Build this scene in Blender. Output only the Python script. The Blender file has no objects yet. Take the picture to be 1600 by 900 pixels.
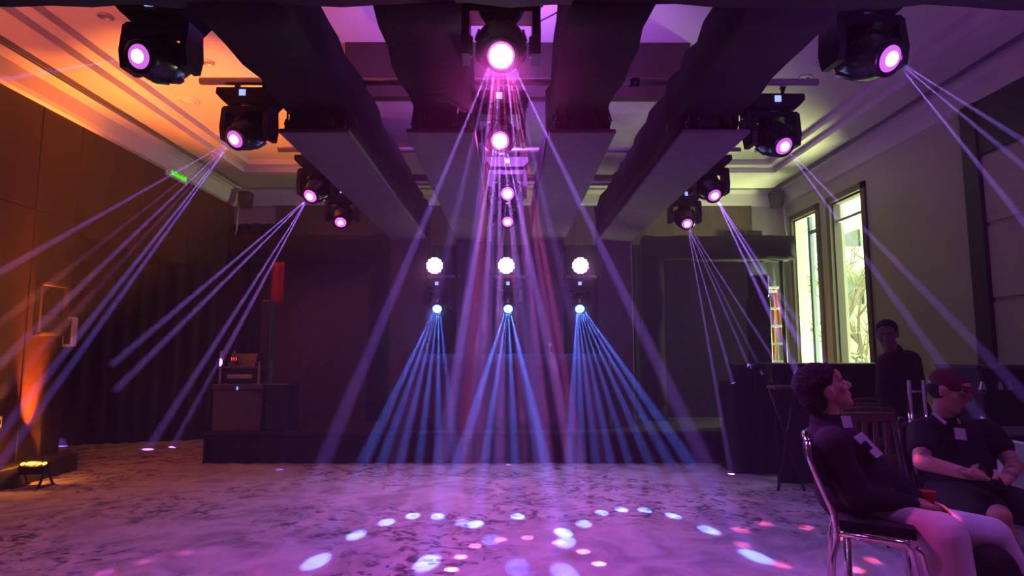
import bpy, bmesh, math, random
from mathutils import Vector, Matrix, Euler
R = math.radians
sc = bpy.context.scene
COL = sc.collection
random.seed(7)

# ---------------------------------------------------------------- camera
F, CH = 950.0, 1.35
PITCH, YAW = math.atan(100/F), -math.atan(4/F)
cd = bpy.data.cameras.new('camera'); cam = bpy.data.objects.new('camera', cd); COL.objects.link(cam)
cd.sensor_width = 36; cd.lens = F/1600*36; cd.clip_start = .05; cd.clip_end = 200
cam.location = (0, 0, CH); cam.rotation_euler = (R(90)+PITCH, 0, YAW)
sc.camera = cam
CR = Euler((R(90)+PITCH, 0, YAW)).to_matrix()
def at(px, py, X=None, Y=None, Z=None):
    d = CR @ Vector(((px-800)/F, -(py-450)/F, -1)); c = Vector((0, 0, CH))
    if Y is not None: return c + d*(Y/d.y)
    if X is not None: return c + d*(X/d.x)
    return c + d*((Z-CH)/d.z)

# ---------------------------------------------------------------- view, world, render quality
vs = sc.view_settings
vs.view_transform = 'Standard'; vs.look = 'None'; vs.gamma = 1; vs.use_curve_mapping = False; vs.exposure = 0
w = bpy.data.worlds.new('daylight'); sc.world = w; w.use_nodes = True
w.node_tree.nodes['Background'].inputs[0].default_value = (.80, 1.0, .62, 1)
w.node_tree.nodes['Background'].inputs[1].default_value = 0.0
cy = sc.cycles
cy.use_denoising = True
cy.max_bounces = 6; cy.diffuse_bounces = 3; cy.glossy_bounces = 3; cy.transmission_bounces = 5; cy.volume_bounces = 0
cy.transparent_max_bounces = 160
cy.caustics_reflective = False; cy.caustics_refractive = False
cy.sample_clamp_indirect = 0; cy.use_light_tree = True
cy.use_adaptive_sampling = False; cy.light_sampling_threshold = 0

HAZE_DENSITY, BEAM_DENSITY = .011, .10
def lamp(name, kind, loc, target, energy, color, size=.02, angle=60, blend=.5, size_y=None):
    l = bpy.data.lights.new(name, kind); o = bpy.data.objects.new(name, l); COL.objects.link(o)
    l.energy = energy; l.color = color; o.location = loc
    if kind == 'SPOT': l.spot_size = R(angle); l.spot_blend = blend; l.shadow_soft_size = size
    elif kind == 'AREA':
        l.size = size
        if size_y: l.shape = 'RECTANGLE'; l.size_y = size_y
    else: l.shadow_soft_size = size
    if target is not None:
        o.rotation_euler = (Vector(target)-Vector(loc)).to_track_quat('-Z', 'Y').to_euler()
    return o
HALO, WASHE, BE = 170, 55, 2.6
sc.world.node_tree.nodes['Background'].inputs[1].default_value = 6.0
# amber uplights at the left wall: a tight one up the veneer, wide ones to the ceiling (they stand just out of frame)
lamp('uplight_tight', 'SPOT', (-5.05, 6.70, .2), (-5.2, 6.70, 1.1), 6500, (1, .17, .014), .03, 30, 1)
lamp('uplight_spill', 'POINT', (-4.88, 6.36, .32), None, 8, (1, .30, .03), .03)
lamp('uplight_wide', 'SPOT', (-4.3, 4.0, .4), (-3.6, 7.4, 4.5), 3800, (1, .23, .03), .05, 38, .9)
lamp('uplight_near', 'SPOT', (-4.3, 2.6, .4), (-3.7, 4.9, 4.4), 900, (1, .17, .10), .05, 70, .9)
lamp('uplight_cornice', 'SPOT', (-4.78, 5.5, .3), (-4.98, 6.7, 4.35), 900, (1, .22, .02), .04, 30, .9)
# added fill spots without fixtures: violet and magenta over the floor, violet to the ceiling
lamp('fill_floor', 'SPOT', (0, 3.7, 2.78), (0, 3.9, 0), 230, (.26, .10, 1), .2, 125, .6)
lamp('fill_floor', 'SPOT', (3.2, 2.3, 3.2), (2.6, 3.9, 0), 120, (.5, .12, .95), .2, 90, .6)
lamp('fill_floor', 'SPOT', (-3.2, 2.3, 3.2), (-2.6, 4.2, 0), 130, (.75, .18, .42), .2, 90, .6)
lamp('fill_magenta', 'SPOT', (.2, 5.2, 2.78), (.2, 6.0, 0), 110, (1, .11, .60), .2, 85, .6)
lamp('fill_ceiling', 'SPOT', (2.2, .8, 1.0), (2.8, 4.6, 4.5), 300, (.52, .12, 1), .4, 75, .8)
lamp('fill_coffer', 'SPOT', (0, 4.75, 3.45), (0, 6.6, 4.5), 230, (.5, .13, 1), .15, 150, .5)
# daylight through the two windows
for (a, c_) in ((8.67, 9.73), (10.03, 11.05)):
    l = lamp('window_portal', 'AREA', (5.2+.32, (a+c_)/2, 2.15), (0, (a+c_)/2, 2.15), 1, (1, 1, 1), c_-a, size_y=3.3); l.data.cycles.is_portal = True
lamp('window_daylight', 'AREA', (7.4, 10.2, 1.0), (4.4, 9.2, 4.2), 750, (.9, 1, .45), 1.6)

# ---------------------------------------------------------------- materials
def mat(name, col, rough=.7, metal=0, var=.12, scale=14, bump=0, col2=None, stretch=None, emit=0, thr=None, spec=None):
    m = bpy.data.materials.new(name); m.use_nodes = True; nt = m.node_tree; N = nt.nodes; L = nt.links
    b = N['Principled BSDF']; b.inputs['Roughness'].default_value = rough; b.inputs['Metallic'].default_value = metal
    if spec is not None: b.inputs['Specular IOR Level'].default_value = spec
    tc = N.new('ShaderNodeTexCoord'); mp = N.new('ShaderNodeMapping'); L.new(tc.outputs['Object'], mp.inputs[0])
    if stretch: mp.inputs['Scale'].default_value = stretch
    n = N.new('ShaderNodeTexNoise'); n.inputs['Scale'].default_value = scale; n.inputs['Detail'].default_value = 4
    L.new(mp.outputs[0], n.inputs['Vector'])
    r = N.new('ShaderNodeValToRGB'); L.new(n.outputs[0], r.inputs[0])
    c2 = col2 or tuple(c*(1-var*2) for c in col)
    r.color_ramp.elements[0].position, r.color_ramp.elements[1].position = thr or (.3, .7)
    r.color_ramp.elements[0].color = (*c2, 1); r.color_ramp.elements[1].color = (*col, 1)
    L.new(r.outputs[0], b.inputs['Base Color'])
    if bump:
        bp = N.new('ShaderNodeBump'); bp.inputs['Strength'].default_value = bump; bp.inputs['Distance'].default_value = .01
        L.new(n.outputs[0], bp.inputs['Height']); L.new(bp.outputs[0], b.inputs['Normal'])
    if emit:
        b.inputs['Emission Color'].default_value = (*col, 1); b.inputs['Emission Strength'].default_value = emit
    return m
MT = {}
MT['black_cloth'] = mat('black_cloth', (.012, .010, .015), .95, scale=30, bump=.4)
MT['lit_black_cloth'] = mat('lit_black_cloth', (.06, .055, .065), .95, scale=30, bump=.4)  # black wrap coloured greyer to stand for light falling on it
MT['drape'] = mat('black_drape', (.010, .007, .013), .95, scale=20, bump=.3)
MT['grey_board'] = mat('grey_board', (.13, .11, .13), .8, scale=9)
MT['brown_cloth'] = mat('brown_cloth', (.12, .07, .08), .9, scale=12)
MT['booth_cloth'] = mat('booth_cloth', (.09, .06, .10), .9, scale=12)
MT['wood'] = mat('dark_wood_veneer', (.034, .0095, .005), .5, scale=6, stretch=(3, 3, .35), var=.2)
MT['back_wood'] = mat('brown_wood_veneer', (.11, .065, .045), .5, scale=6, stretch=(3, 3, .35), var=.2)
MT['paint'] = mat('ceiling_paint', (.62, .58, .55), .8, scale=3, var=.03)
MT['wall_paint'] = mat('beige_wallpaper', (.46, .41, .36), .8, scale=60, var=.06, bump=.1)
MT['plinth'] = mat('dark_plinth', (.04, .03, .028), .6)
MT['black_paint'] = mat('black_paint', (.012, .01, .014), .6)
MT['trim_wood'] = mat('window_frame_wood', (.10, .07, .055), .45, scale=8, stretch=(3, 3, .3))
MT['coffer'] = mat('dark_coffer_wood', (.05, .028, .022), .5, scale=7)
MT['coffer_panel'] = mat('coffer_infill', (.50, .42, .50), .7, scale=5)
MT['chrome'] = mat('chrome', (.8, .8, .82), .12, 1, var=.02)
MT['steel'] = mat('pale_steel', (.62, .6, .62), .35, .7, var=.05)
MT['plastic'] = mat('black_plastic', (.014, .013, .016), .42, scale=40)
MT['plastic2'] = mat('black_gloss_plastic', (.02, .018, .022), .22, scale=40)
MT['stage_top'] = mat('stage_carpet', (.03, .025, .035), .9, scale=40)
MT['speaker'] = mat('grey_speaker', (.05, .05, .07), .6)
MT['case'] = mat('case_laminate', (.10, .07, .09), .5, scale=20)
MT['orange'] = mat('orange_fibreglass', (.85, .17, .05), .5, var=.05)
MT['white_met'] = mat('white_rung', (.75, .8, .76), .5, var=.05)
MT['red'] = mat('red_plastic', (.75, .04, .02), .5, var=.05)
MT['red_cloth'] = mat('red_cloth', (.5, .03, .05), .9)
MT['skin'] = mat('skin', (.62, .36, .27), .55, scale=25, var=.06)
MT['skin2'] = mat('tanned_skin', (.55, .30, .21), .55, scale=25, var=.06)
MT['tattoo'] = mat('tattooed_skin', (.55, .30, .21), .55, scale=11, col2=(.22, .12, .11), thr=(.36, .44))
MT['skin3'] = mat('dark_skin', (.16, .09, .07), .55, scale=25)
MT['hair'] = mat('dark_hair', (.006, .003, .004), .9, scale=70, bump=1)
MT['tee'] = mat('navy_jersey', (.019, .016, .025), .92, scale=30, bump=.3)
MT['polo'] = mat('black_jersey', (.012, .009, .015), .92, scale=30, bump=.3)
MT['trousers'] = mat('cream_trousers', (.80, .74, .74), .85, scale=8, var=.05, bump=.25)
MT['shorts'] = mat('dark_shorts', (.018, .014, .02), .9, scale=20)
MT['cap'] = mat('maroon_cap', (.10, .018, .03), .8, scale=40)
MT['white'] = mat('white_sticker', (.72, .72, .78), .7, var=.03)
MT['shoe'] = mat('white_shoe', (.6, .58, .6), .6)
MT['eye'] = mat('eye_white', (.30, .28, .27), .3, var=.02)
MT['brown_wood'] = mat('chair_wood', (.22, .10, .06), .45, scale=8, stretch=(4, 4, .5))
MT['ext_wall'] = mat('pale_render', (.60, .66, .54), .9, scale=2, var=.05)
MT['ext_glass'] = mat('far_dark_window', (.12, .13, .13), .3)
MT['bark'] = mat('bark', (.20, .17, .13), .9, scale=20)
MT['leaf'] = mat('shrub_leaf', (.32, .36, .18), .8, scale=10)
MT['ext_ground'] = mat('paving', (.6, .6, .5), .9)
MT['blind'] = mat('blue_grey_frame', (.22, .28, .36), .5, var=.05)
MT['pale_frame'] = mat('pale_green_reveal', (.50, .62, .44), .6, var=.04)
MT['screen'] = mat('phone_glass', (.01, .01, .012), .1)

def emitter(name, col, s):
    m = bpy.data.materials.new(name); m.use_nodes = True; b = m.node_tree.nodes['Principled BSDF']
    b.inputs['Base Color'].default_value = (*[c*.3 for c in col], 1)
    b.inputs['Emission Color'].default_value = (*col, 1); b.inputs['Emission Strength'].default_value = s
    m.cycles.emission_sampling = 'NONE'       # small lenses: the lamps beside them do the lighting
    return m
MT['lens_pink'] = emitter('pink_lens', (.85, .18, .95), .85)
MT['lens_magenta'] = emitter('magenta_lens', (1, .10, .75), 2.0)
MT['core_pink'] = emitter('pink_lens_core', (1, .62, 1), 7)
MT['core_hot'] = emitter('hot_lens_core', (1, .72, .97), 16)
MT['lens_blue'] = emitter('blue_lens', (.15, .5, 1), 3)
MT['core_blue'] = emitter('blue_lens_core', (.55, .9, 1), 18)
MT['led_wash'] = emitter('wash_led', (1, .62, .95), 14)
MT['led_orange'] = emitter('amber_led', (1, .42, .06), 4)
MT['display'] = emitter('fixture_display', (.35, .55, 1), 1.1)
MT['exit_green'] = emitter('exit_sign_green', (.07, 1, .01), .8)
MT['exit_dark'] = mat('exit_letter', (.01, .08, .01), .6)
MT['led_red'] = emitter('red_digits', (1, .04, .05), 2.2)
MT['led_blue'] = emitter('blue_pilot', (.2, .35, 1), 1.5)

# carpet: beige with dark leaf-like flourishes gathered in large drifts
def carpet():
    m = bpy.data.materials.new('patterned_carpet'); m.use_nodes = True; nt = m.node_tree; N = nt.nodes; L = nt.links
    b = N['Principled BSDF']; b.inputs['Roughness'].default_value = .95; b.inputs['Specular IOR Level'].default_value = .15
    tc = N.new('ShaderNodeTexCoord')
    def noise(s, d, dist=0, off=0):
        mp = N.new('ShaderNodeMapping'); mp.inputs['Location'].default_value = (off, off*.7, 0); L.new(tc.outputs['Object'], mp.inputs[0])
        n = N.new('ShaderNodeTexNoise'); n.inputs['Scale'].default_value = s; n.inputs['Detail'].default_value = d; n.inputs['Distortion'].default_value = dist
        L.new(mp.outputs[0], n.inputs['Vector']); return n.outputs[0]
    def mr(x, a, c):
        r = N.new('ShaderNodeMapRange'); r.inputs[1].default_value = a; r.inputs[2].default_value = c; r.interpolation_type = 'SMOOTHSTEP'; L.new(x, r.inputs[0]); return r.outputs[0]
    def mul(a, c):
        k = N.new('ShaderNodeMath'); k.operation = 'MULTIPLY'; L.new(a, k.inputs[0]); L.new(c, k.inputs[1]); return k.outputs[0]
    drift = mr(noise(.6, 2, .4, 3.1), .40, .55)
    leaf = mr(noise(4.2, 6, 1.6), .46, .60)
    fine = mr(noise(13, 5, .8, 9), .38, .60)
    mask = mul(mul(drift, leaf), fine)
    mx = N.new('ShaderNodeMix'); mx.data_type = 'RGBA'; L.new(mask, mx.inputs[0])
    mx.inputs[6].default_value = (.56, .49, .48, 1); mx.inputs[7].default_value = (.13, .10, .12, 1)
    soft = N.new('ShaderNodeMix'); soft.data_type = 'RGBA'; soft.blend_type = 'MULTIPLY'; soft.inputs[0].default_value = 1
    rr = N.new('ShaderNodeValToRGB'); L.new(noise(2.2, 6, 1.5, 5), rr.inputs[0])
    rr.color_ramp.elements[0].color = (.62, .6, .62, 1); rr.color_ramp.elements[1].color = (1, 1, 1, 1); rr.color_ramp.elements[0].position = .35; rr.color_ramp.elements[1].position = .6
    L.new(mx.outputs[2], soft.inputs[6]); L.new(rr.outputs[0], soft.inputs[7]); L.new(soft.outputs[2], b.inputs['Base Color'])
    bp = N.new('ShaderNodeBump'); bp.inputs['Strength'].default_value = .5; bp.inputs['Distance'].default_value = .01; L.new(noise(120, 2), bp.inputs['Height']); L.new(bp.outputs[0], b.inputs['Normal'])
    return m
MT['carpet'] = carpet()
def glass():
    m = bpy.data.materials.new('window_glass'); m.use_nodes = True; nt = m.node_tree; nt.nodes.clear()
    o = nt.nodes.new('ShaderNodeOutputMaterial'); t = nt.nodes.new('ShaderNodeBsdfTransparent'); g = nt.nodes.new('ShaderNodeBsdfGlossy'); x = nt.nodes.new('ShaderNodeMixShader')
    t.inputs[0].default_value = (.94, .97, .93, 1); g.inputs['Roughness'].default_value = .03; x.inputs[0].default_value = .05
    nt.links.new(t.outputs[0], x.inputs[1]); nt.links.new(g.outputs[0], x.inputs[2]); nt.links.new(x.outputs[0], o.inputs[0]); return m
MT['glass'] = glass()

# ---------------------------------------------------------------- mesh building
def V(*a): return Vector(a)
class MB:
    def __init__(s): s.v = []; s.f = []; s.sm = []
    def add(s, vv, ff, smooth=False):
        k = len(s.v); s.v += [Vector(p) for p in vv]; s.f += [tuple(i+k for i in f) for f in ff]; s.sm += [smooth]*len(ff); return s
    def box(s, lo, hi, M=None, ch=0):
        (x0, y0, z0), (x1, y1, z1) = lo, hi
        if ch:   # chamfered box
            c = min(ch, abs(x1-x0)*.45, abs(y1-y0)*.45, abs(z1-z0)*.45)
            vv = []; idx = {}
            for i, X in enumerate((x0, x1)):
                for j, Y in enumerate((y0, y1)):
                    for k, Z in enumerate((z0, z1)):
                        sx, sy, sz = (c, -c)[i], (c, -c)[j], (c, -c)[k]
                        idx[i, j, k] = len(vv)
                        vv += [V(X, Y+sy, Z+sz), V(X+sx, Y, Z+sz), V(X+sx, Y+sy, Z)]
            I = lambda i, j, k, a: idx[i, j, k]+a
            ff = []
            for i in (0, 1):
                q = [I(i, 0, 0, 0), I(i, 0, 1, 0), I(i, 1, 1, 0), I(i, 1, 0, 0)]; ff.append(q if i == 0 else q[::-1])
                q = [I(0, i, 0, 1), I(1, i, 0, 1), I(1, i, 1, 1), I(0, i, 1, 1)]; ff.append(q if i == 0 else q[::-1])
                q = [I(0, 0, i, 2), I(0, 1, i, 2), I(1, 1, i, 2), I(1, 0, i, 2)]; ff.append(q if i == 0 else q[::-1])
            for i in (0, 1):
                for j in (0, 1):
                    ff.append([I(i, j, 0, 0), I(i, j, 0, 1), I(i, j, 1, 1), I(i, j, 1, 0)])
                    ff.append([I(i, 0, j, 0), I(i, 0, j, 2), I(i, 1, j, 2), I(i, 1, j, 0)])
                    ff.append([I(0, i, j, 1), I(0, i, j, 2), I(1, i, j, 2), I(1, i, j, 1)])
                    for k in (0, 1): ff.append([I(i, j, k, 0), I(i, j, k, 1), I(i, j, k, 2)])
        else:
            vv = [V(x, y, z) for x in (x0, x1) for y in (y0, y1) for z in (z0, z1)]
            ff = [(0, 1, 3, 2), (4, 6, 7, 5), (0, 4, 5, 1), (2, 3, 7, 6), (0, 2, 6, 4), (1, 5, 7, 3)]
        if M: vv = [M @ p for p in vv]
        return s.add(vv, ff)
    def tube(s, pts, r, seg=10, M=None, cap=True):
        pts = [Vector(p) for p in pts]; n = len(pts); rr = r if isinstance(r, (list, tuple)) else [r]*n
        vv = []; prev = None
        for i, p in enumerate(pts):
            d = (pts[min(i+1, n-1)]-pts[max(i-1, 0)]).normalized()
            if prev is None:
                u = d.orthogonal().normalized()
            else:
                u = (prev - d*prev.dot(d)).normalized()
            prev = u; w_ = d.cross(u)
            vv += [p + (u*math.cos(2*math.pi*k/seg)+w_*math.sin(2*math.pi*k/seg))*rr[i] for k in range(seg)]
        ff = [(i*seg+k, i*seg+(k+1) % seg, (i+1)*seg+(k+1) % seg, (i+1)*seg+k) for i in range(n-1) for k in range(seg)]
        if cap: ff += [tuple(range(seg))[::-1], tuple((n-1)*seg+k for k in range(seg))]
        if M: vv = [M @ p for p in vv]
        return s.add(vv, ff, True)
    def lathe(s, prof, seg=24, M=None):       # profile of (radius, z)
        vv = [V(r*math.cos(2*math.pi*k/seg), r*math.sin(2*math.pi*k/seg), z) for r, z in prof for k in range(seg)]
        n = len(prof)
        ff = [(i*seg+k, i*seg+(k+1) % seg, (i+1)*seg+(k+1) % seg, (i+1)*seg+k) for i in range(n-1) for k in range(seg)]
        ff += [tuple(range(seg))[::-1], tuple((n-1)*seg+k for k in range(seg))]
        if M: vv = [M @ p for p in vv]
        return s.add(vv, ff, True)
    def ell(s, c, r, M=None, seg=16, rings=10):
        r = (r,)*3 if isinstance(r, (int, float)) else r
        vv = [V(0, 0, -1)]
        for i in range(1, rings):
            a = -math.pi/2+math.pi*i/rings
            vv += [V(math.cos(a)*math.cos(2*math.pi*k/seg), math.cos(a)*math.sin(2*math.pi*k/seg), math.sin(a)) for k in range(seg)]
        vv.append(V(0, 0, 1)); t = len(vv)-1
        ff = [(0, 1+(k+1) % seg, 1+k) for k in range(seg)]
        for i in range(rings-2):
            ff += [(1+i*seg+k, 1+i*seg+(k+1) % seg, 1+(i+1)*seg+(k+1) % seg, 1+(i+1)*seg+k) for k in range(seg)]
        ff += [(t, 1+(rings-2)*seg+k, 1+(rings-2)*seg+(k+1) % seg) for k in range(seg)]
        vv = [V(p.x*r[0], p.y*r[1], p.z*r[2]) for p in vv]
        if M: vv = [M @ p for p in vv]
        vv = [p+Vector(c) for p in vv]
        return s.add(vv, ff, True)
    def cap(s, p0, p1, r0, r1, seg=14, flat=1):   # tapered capsule
        p0, p1 = Vector(p0), Vector(p1); d = p1-p0; L_ = d.length; d.normalize()
        q = d.to_track_quat('Z', 'X').to_matrix()
        prof = [(r0*math.cos(a), r0*math.sin(a)) for a in [R(x) for x in (-88, -65, -40, -15)]]
        prof += [(r0, 0), ((r0+r1)/2, L_/2), (r1, L_)] + [(r1*math.cos(a), L_+r1*math.sin(a)) for a in [R(x) for x in (15, 40, 65, 88)]]
        k = len(s.v); s.lathe(prof, seg)
        for i in range(k, len(s.v)):
            p = s.v[i]; s.v[i] = q @ V(p.x, p.y*flat, p.z) + p0
        return s
    def prism(s, poly, y0, y1, M=None, axis='Y'):  # poly in XZ extruded along Y
        n = len(poly)
        if axis == 'Y': vv = [V(x, y0, z) for x, z in poly]+[V(x, y1, z) for x, z in poly]
        else: vv = [V(y0, x, z) for x, z in poly]+[V(y1, x, z) for x, z in poly]
        ff = [tuple(range(n)), tuple(range(2*n-1, n-1, -1))]+[(i, n+i, n+(i+1) % n, (i+1) % n) for i in range(n)]
        if M: vv = [M @ p for p in vv]
        return s.add(vv, ff)
    def drape(s, x0, y0, x1, y1, z0, z1, amp=.05, pitch=.22, th=.02, rows=5, seed=0, sag=.02):
        rnd = random.Random(seed); a = V(x0, y0, 0); b = V(x1, y1, 0); L_ = (b-a).length; t = (b-a)/L_; nrm = V(-t.y, t.x, 0)
        n = max(8, int(L_/pitch*8)); ph = [rnd.uniform(-.5, .5) for _ in range(n+1)]
        for i in range(1, n): ph[i] = ph[i-1]*.7+ph[i]*.3
        vv = []
        for side in (0, 1):
            for j in range(rows+1):
                z = z0+(z1-z0)*j/rows; am = amp*(1.15-.5*j/rows)
                for i in range(n+1):
                    u = L_*i/n; w_ = am*math.sin(2*math.pi*u/pitch+ph[i]*3)+am*.3*math.sin(2*math.pi*u/pitch*.37+1)
                    zz = z + (sag*math.sin(u*2.1+seed) if j == 0 else 0)
                    vv.append(a+t*u+nrm*(w_+(th if side else 0))+V(0, 0, max(zz, z0 if z0 < .02 else zz)))
        W = n+1; B = W*(rows+1); ff = []
        for j in range(rows):
            for i in range(n):
                q = (j*W+i, j*W+i+1, (j+1)*W+i+1, (j+1)*W+i); ff.append(q); ff.append(tuple(B+k for k in q[::-1]))
        for i in range(n): ff.append((i, B+i, B+i+1, i+1)); k = rows*W; ff.append((k+i, k+i+1, B+k+i+1, B+k+i))
        for j in range(rows): ff.append((j*W, (j+1)*W, B+(j+1)*W, B+j*W)); k = n; ff.append((j*W+k, B+j*W+k, B+(j+1)*W+k, (j+1)*W+k))
        return s.add(vv, ff, True)
    def cloth_box(s, lo, hi, seg=.16, amp=.015, seed=0):   # a box wrapped in loose cloth
        rnd = random.Random(seed); dims = [hi[i]-lo[i] for i in range(3)]; n = [max(2, int(abs(d)/seg)) for d in dims]
        bmx = bmesh.new(); pts = {}
        def vert(i, j, k):
            key = (i, j, k)
            if key not in pts:
                p = V(*[lo[a]+dims[a]*key[a]/n[a] for a in range(3)])
                c = V(*[(lo[a]+hi[a])/2 for a in range(3)]); d = V(0, 0, 0)
                for a in range(3):
                    if key[a] == 0: d[a] -= 1
                    if key[a] == n[a]: d[a] += 1
                p = p + d.normalized()*rnd.uniform(-amp, amp) + V(rnd.uniform(-1, 1), rnd.uniform(-1, 1), rnd.uniform(-1, 1))*amp*.4
                pts[key] = len(s.v)-base; s.v.append(p)
            return pts[key]
        base = len(s.v); ff = []
        for a in range(3):
            b, c = (a+1) % 3, (a+2) % 3
            for side in (0, n[a]):
                for i in range(n[b]):
                    for j in range(n[c]):
                        q = []
                        for (di, dj) in ((0, 0), (1, 0), (1, 1), (0, 1)):
                            key = [0, 0, 0]; key[a] = side; key[b] = i+di; key[c] = j+dj; q.append(vert(*key))
                        ff.append(q if side else q[::-1])
        bmx.free()
        s.f += [tuple(i+base for i in q) for q in ff]; s.sm += [True]*len(ff); return s
    def build(s, name, m, parent=None, base=None):
        me = bpy.data.meshes.new(name)
        off = Vector(base) if base is not None else (parent_world(parent) if parent else V(0, 0, 0))
        me.from_pydata([tuple(p-off) for p in s.v], [], s.f); me.polygons.foreach_set('use_smooth', s.sm); me.update()
        bmm = bmesh.new(); bmm.from_mesh(me); bmesh.ops.recalc_face_normals(bmm, faces=bmm.faces); bmm.to_mesh(me); bmm.free()
        if any(s.sm) and not all(s.sm): pass
        me.materials.append(MT[m] if isinstance(m, str) else m)
        o = bpy.data.objects.new(name, me); COL.objects.link(o)
        if parent: o.parent = parent
        elif base is not None: o.location = off
        return o
def parent_world(p):
    l = V(0, 0, 0)
    while p is not None: l += p.location; p = p.parent
    return l
def thing(name, label, cat, loc=(0, 0, 0), group=None):
    o = bpy.data.objects.new(name, None); COL.objects.link(o); o.location = loc; o.empty_display_size = .1
    o['label'] = label; o['category'] = cat
    if group: o['group'] = group
    return o
def tag(o, label, cat, group=None, kind=None):
    o['label'] = label; o['category'] = cat
    if group: o['group'] = group
    if kind: o['kind'] = kind
    return o
def struct(o): o['kind'] = 'structure'; return o
def sharp(o):
    for p in o.data.polygons: p.use_smooth = False
    return o
def remesh(o, vox, smooth=4, fac=.5):
    m = o.modifiers.new('r', 'REMESH'); m.mode = 'VOXEL'; m.voxel_size = vox; m.use_smooth_shade = True
    if smooth:
        k = o.modifiers.new('s', 'SMOOTH'); k.iterations = smooth; k.factor = fac
    dg = bpy.context.evaluated_depsgraph_get(); me = bpy.data.meshes.new_from_object(o.evaluated_get(dg))
    o.modifiers.clear(); old = o.data; o.data = me; bpy.data.meshes.remove(old)
    for p in me.polygons: p.use_smooth = True
    return o
def yl(px, X): return at(px, 500, X=X).y

# ================================================================ SETTING
WX, YB, YF = 5.2, 11.3, -3.5
ZW, ZS, ZC = 4.1, 4.35, 4.52
b = MB(); b.box((-7, YF-.2, -.1), (WX+.2, YB+.2, 0)); fl = struct(b.build('floor', 'carpet'))

# ceiling: cornice, flat border with a slot, two steps up to the raised middle
rings = [(WX, YB, ZW-.02), (WX-.05, YB-.05, ZW), (WX-.07, YB-.07, ZW+.05), (WX-.10, YB-.10, ZS-.04), (WX-.16, YB-.16, ZS),
         (WX-.22, YB-.24, ZS), (WX-.22, YB-.24, ZS+.07), (WX-.36, YB-.38, ZS+.07), (WX-.36, YB-.38, ZS),
         (4.46, 9.95, ZS), (4.46, 9.95, ZS+.085), (4.30, 9.78, ZS+.085), (4.30, 9.78, ZC)]
b = MB(); vv = []; ff = []
for (x, y, z) in rings:
    vv += [V(-x, YF+(YB-y), z), V(x, YF+(YB-y), z), V(x, y, z), V(-x, y, z)]
for i in range(len(rings)-1):
    for k in range(4): ff.append((i*4+k, i*4+(k+1) % 4, (i+1)*4+(k+1) % 4, (i+1)*4+k))
k = (len(rings)-1)*4; ff.append((k, k+1, k+2, k+3))
b.add(vv, ff); b.box((-WX-.2, YF-.2, 4.62), (WX+.2, YB+.2, 4.8)); ceil_ = struct(b.build('ceiling', 'paint'))
for n, x in ((1, -1), (2, 1)):
    o = None; b = MB()
    b.box((x*(WX-.355) if x < 0 else WX-.355, YF+.4, ZS+.055), (x*(WX-.225) if x < 0 else WX-.225, YB-.4, ZS+.068)) if x > 0 else b.box((-(WX-.225), YF+.4, ZS+.055), (-(WX-.355), YB-.4, ZS+.068))
    o = struct(b.build('trim_%d' % n, 'black_paint'))
    for q in (.255, .29, .325):
        s_ = MB(); s_.box((x*(WX-q)-.004, YF+.4, ZS+.01), (x*(WX-q)+.004, YB-.4, ZS+.05)); s_.build('slat', 'steel', o)
b = MB(); b.box((-WX+.4, YB-.365, ZS+.055), (WX-.4, YB-.255, ZS+.068)); struct(b.build('trim_3', 'black_paint'))

# left wall in dark veneer panels, ending at an alcove
b = MB(); b.box((-WX-.25, YF, 0), (-WX-.03, 7.2, ZW)); b.box((-WX-.03, YF, 2.9+1.2), (-WX, 7.2, ZW+.0)); wl = struct(b.build('wall_left', 'black_paint'))
y = 7.2
while y > 5.0:
    for z0, z1 in ((.0, 2.9), (2.912, ZW)):
        p = MB(); p.box((-WX-.03, y-.62, z0), (-WX, y-.008, z1), ch=.004); p.build('panel', 'wood', wl)
    y -= .63
p = MB(); p.box((-WX-.03, YF, 0), (-WX, y, ZW)); p.build('panel', 'wood', wl)
b = MB(); b.box((-WX-.05, YF, 0), (-4.97, 7.2, .2), ch=.01); struct(b.build('baseboard_left', 'plinth'))
b = MB(); b.box((-WX-.25, 7.2, 2.75), (-WX-.03, YB, ZW)); wl2 = struct(b.build('wall_left', 'black_paint'))
yy = 7.2
while yy < YB-.1:
    y2 = min(yy+1.26, YB); p = MB(); p.box((-WX-.03, yy+.006, 2.75), (-WX, y2-.006, ZW), ch=.004); p.build('panel', 'wood', wl2); yy = y2
b = MB(); b.box((-7.0, 7.2, 0), (-6.8, YB, 2.75)); b.box((-7, 7.2, 2.75), (-WX-.25, YB, 2.9)); b.box((-7, 7.1, 0), (-WX-.25, 7.2, 2.9)); struct(b.build('wall_alcove', 'black_paint'))

# back wall: painted ends, dark veneer panels between
b = MB(); b.box((-7.0, YB, 0), (WX+.2, YB+.2, ZW+.3)); wb = struct(b.build('wall_back', 'wall_paint'))
nx = 8; xs = [-4.40+(4.58+4.40)*i/nx for i in range(nx+1)]
for i in range(nx):
    for z0, z1 in ((0, 2.7), (2.712, 4.18)):
        p = MB(); p.box((xs[i]+.006, YB-.05, z0), (xs[i+1]-.006, YB-.002, z1), ch=.005); p.build('panel', 'back_wood', wb)
for xx in (xs[2]-.1, xs[6]+.1):
    p = MB(); p.box((xx-.13, YB-.14, 0), (xx+.13, YB-.05, 4.15)); p.build('pilaster', 'coffer', wb)
# wall behind the camera
b = MB(); b.box((-WX-.2, YF-.2, 0), (WX+.2, YF, ZW+.3)); struct(b.build('wall_front', 'wall_paint'))

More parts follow.
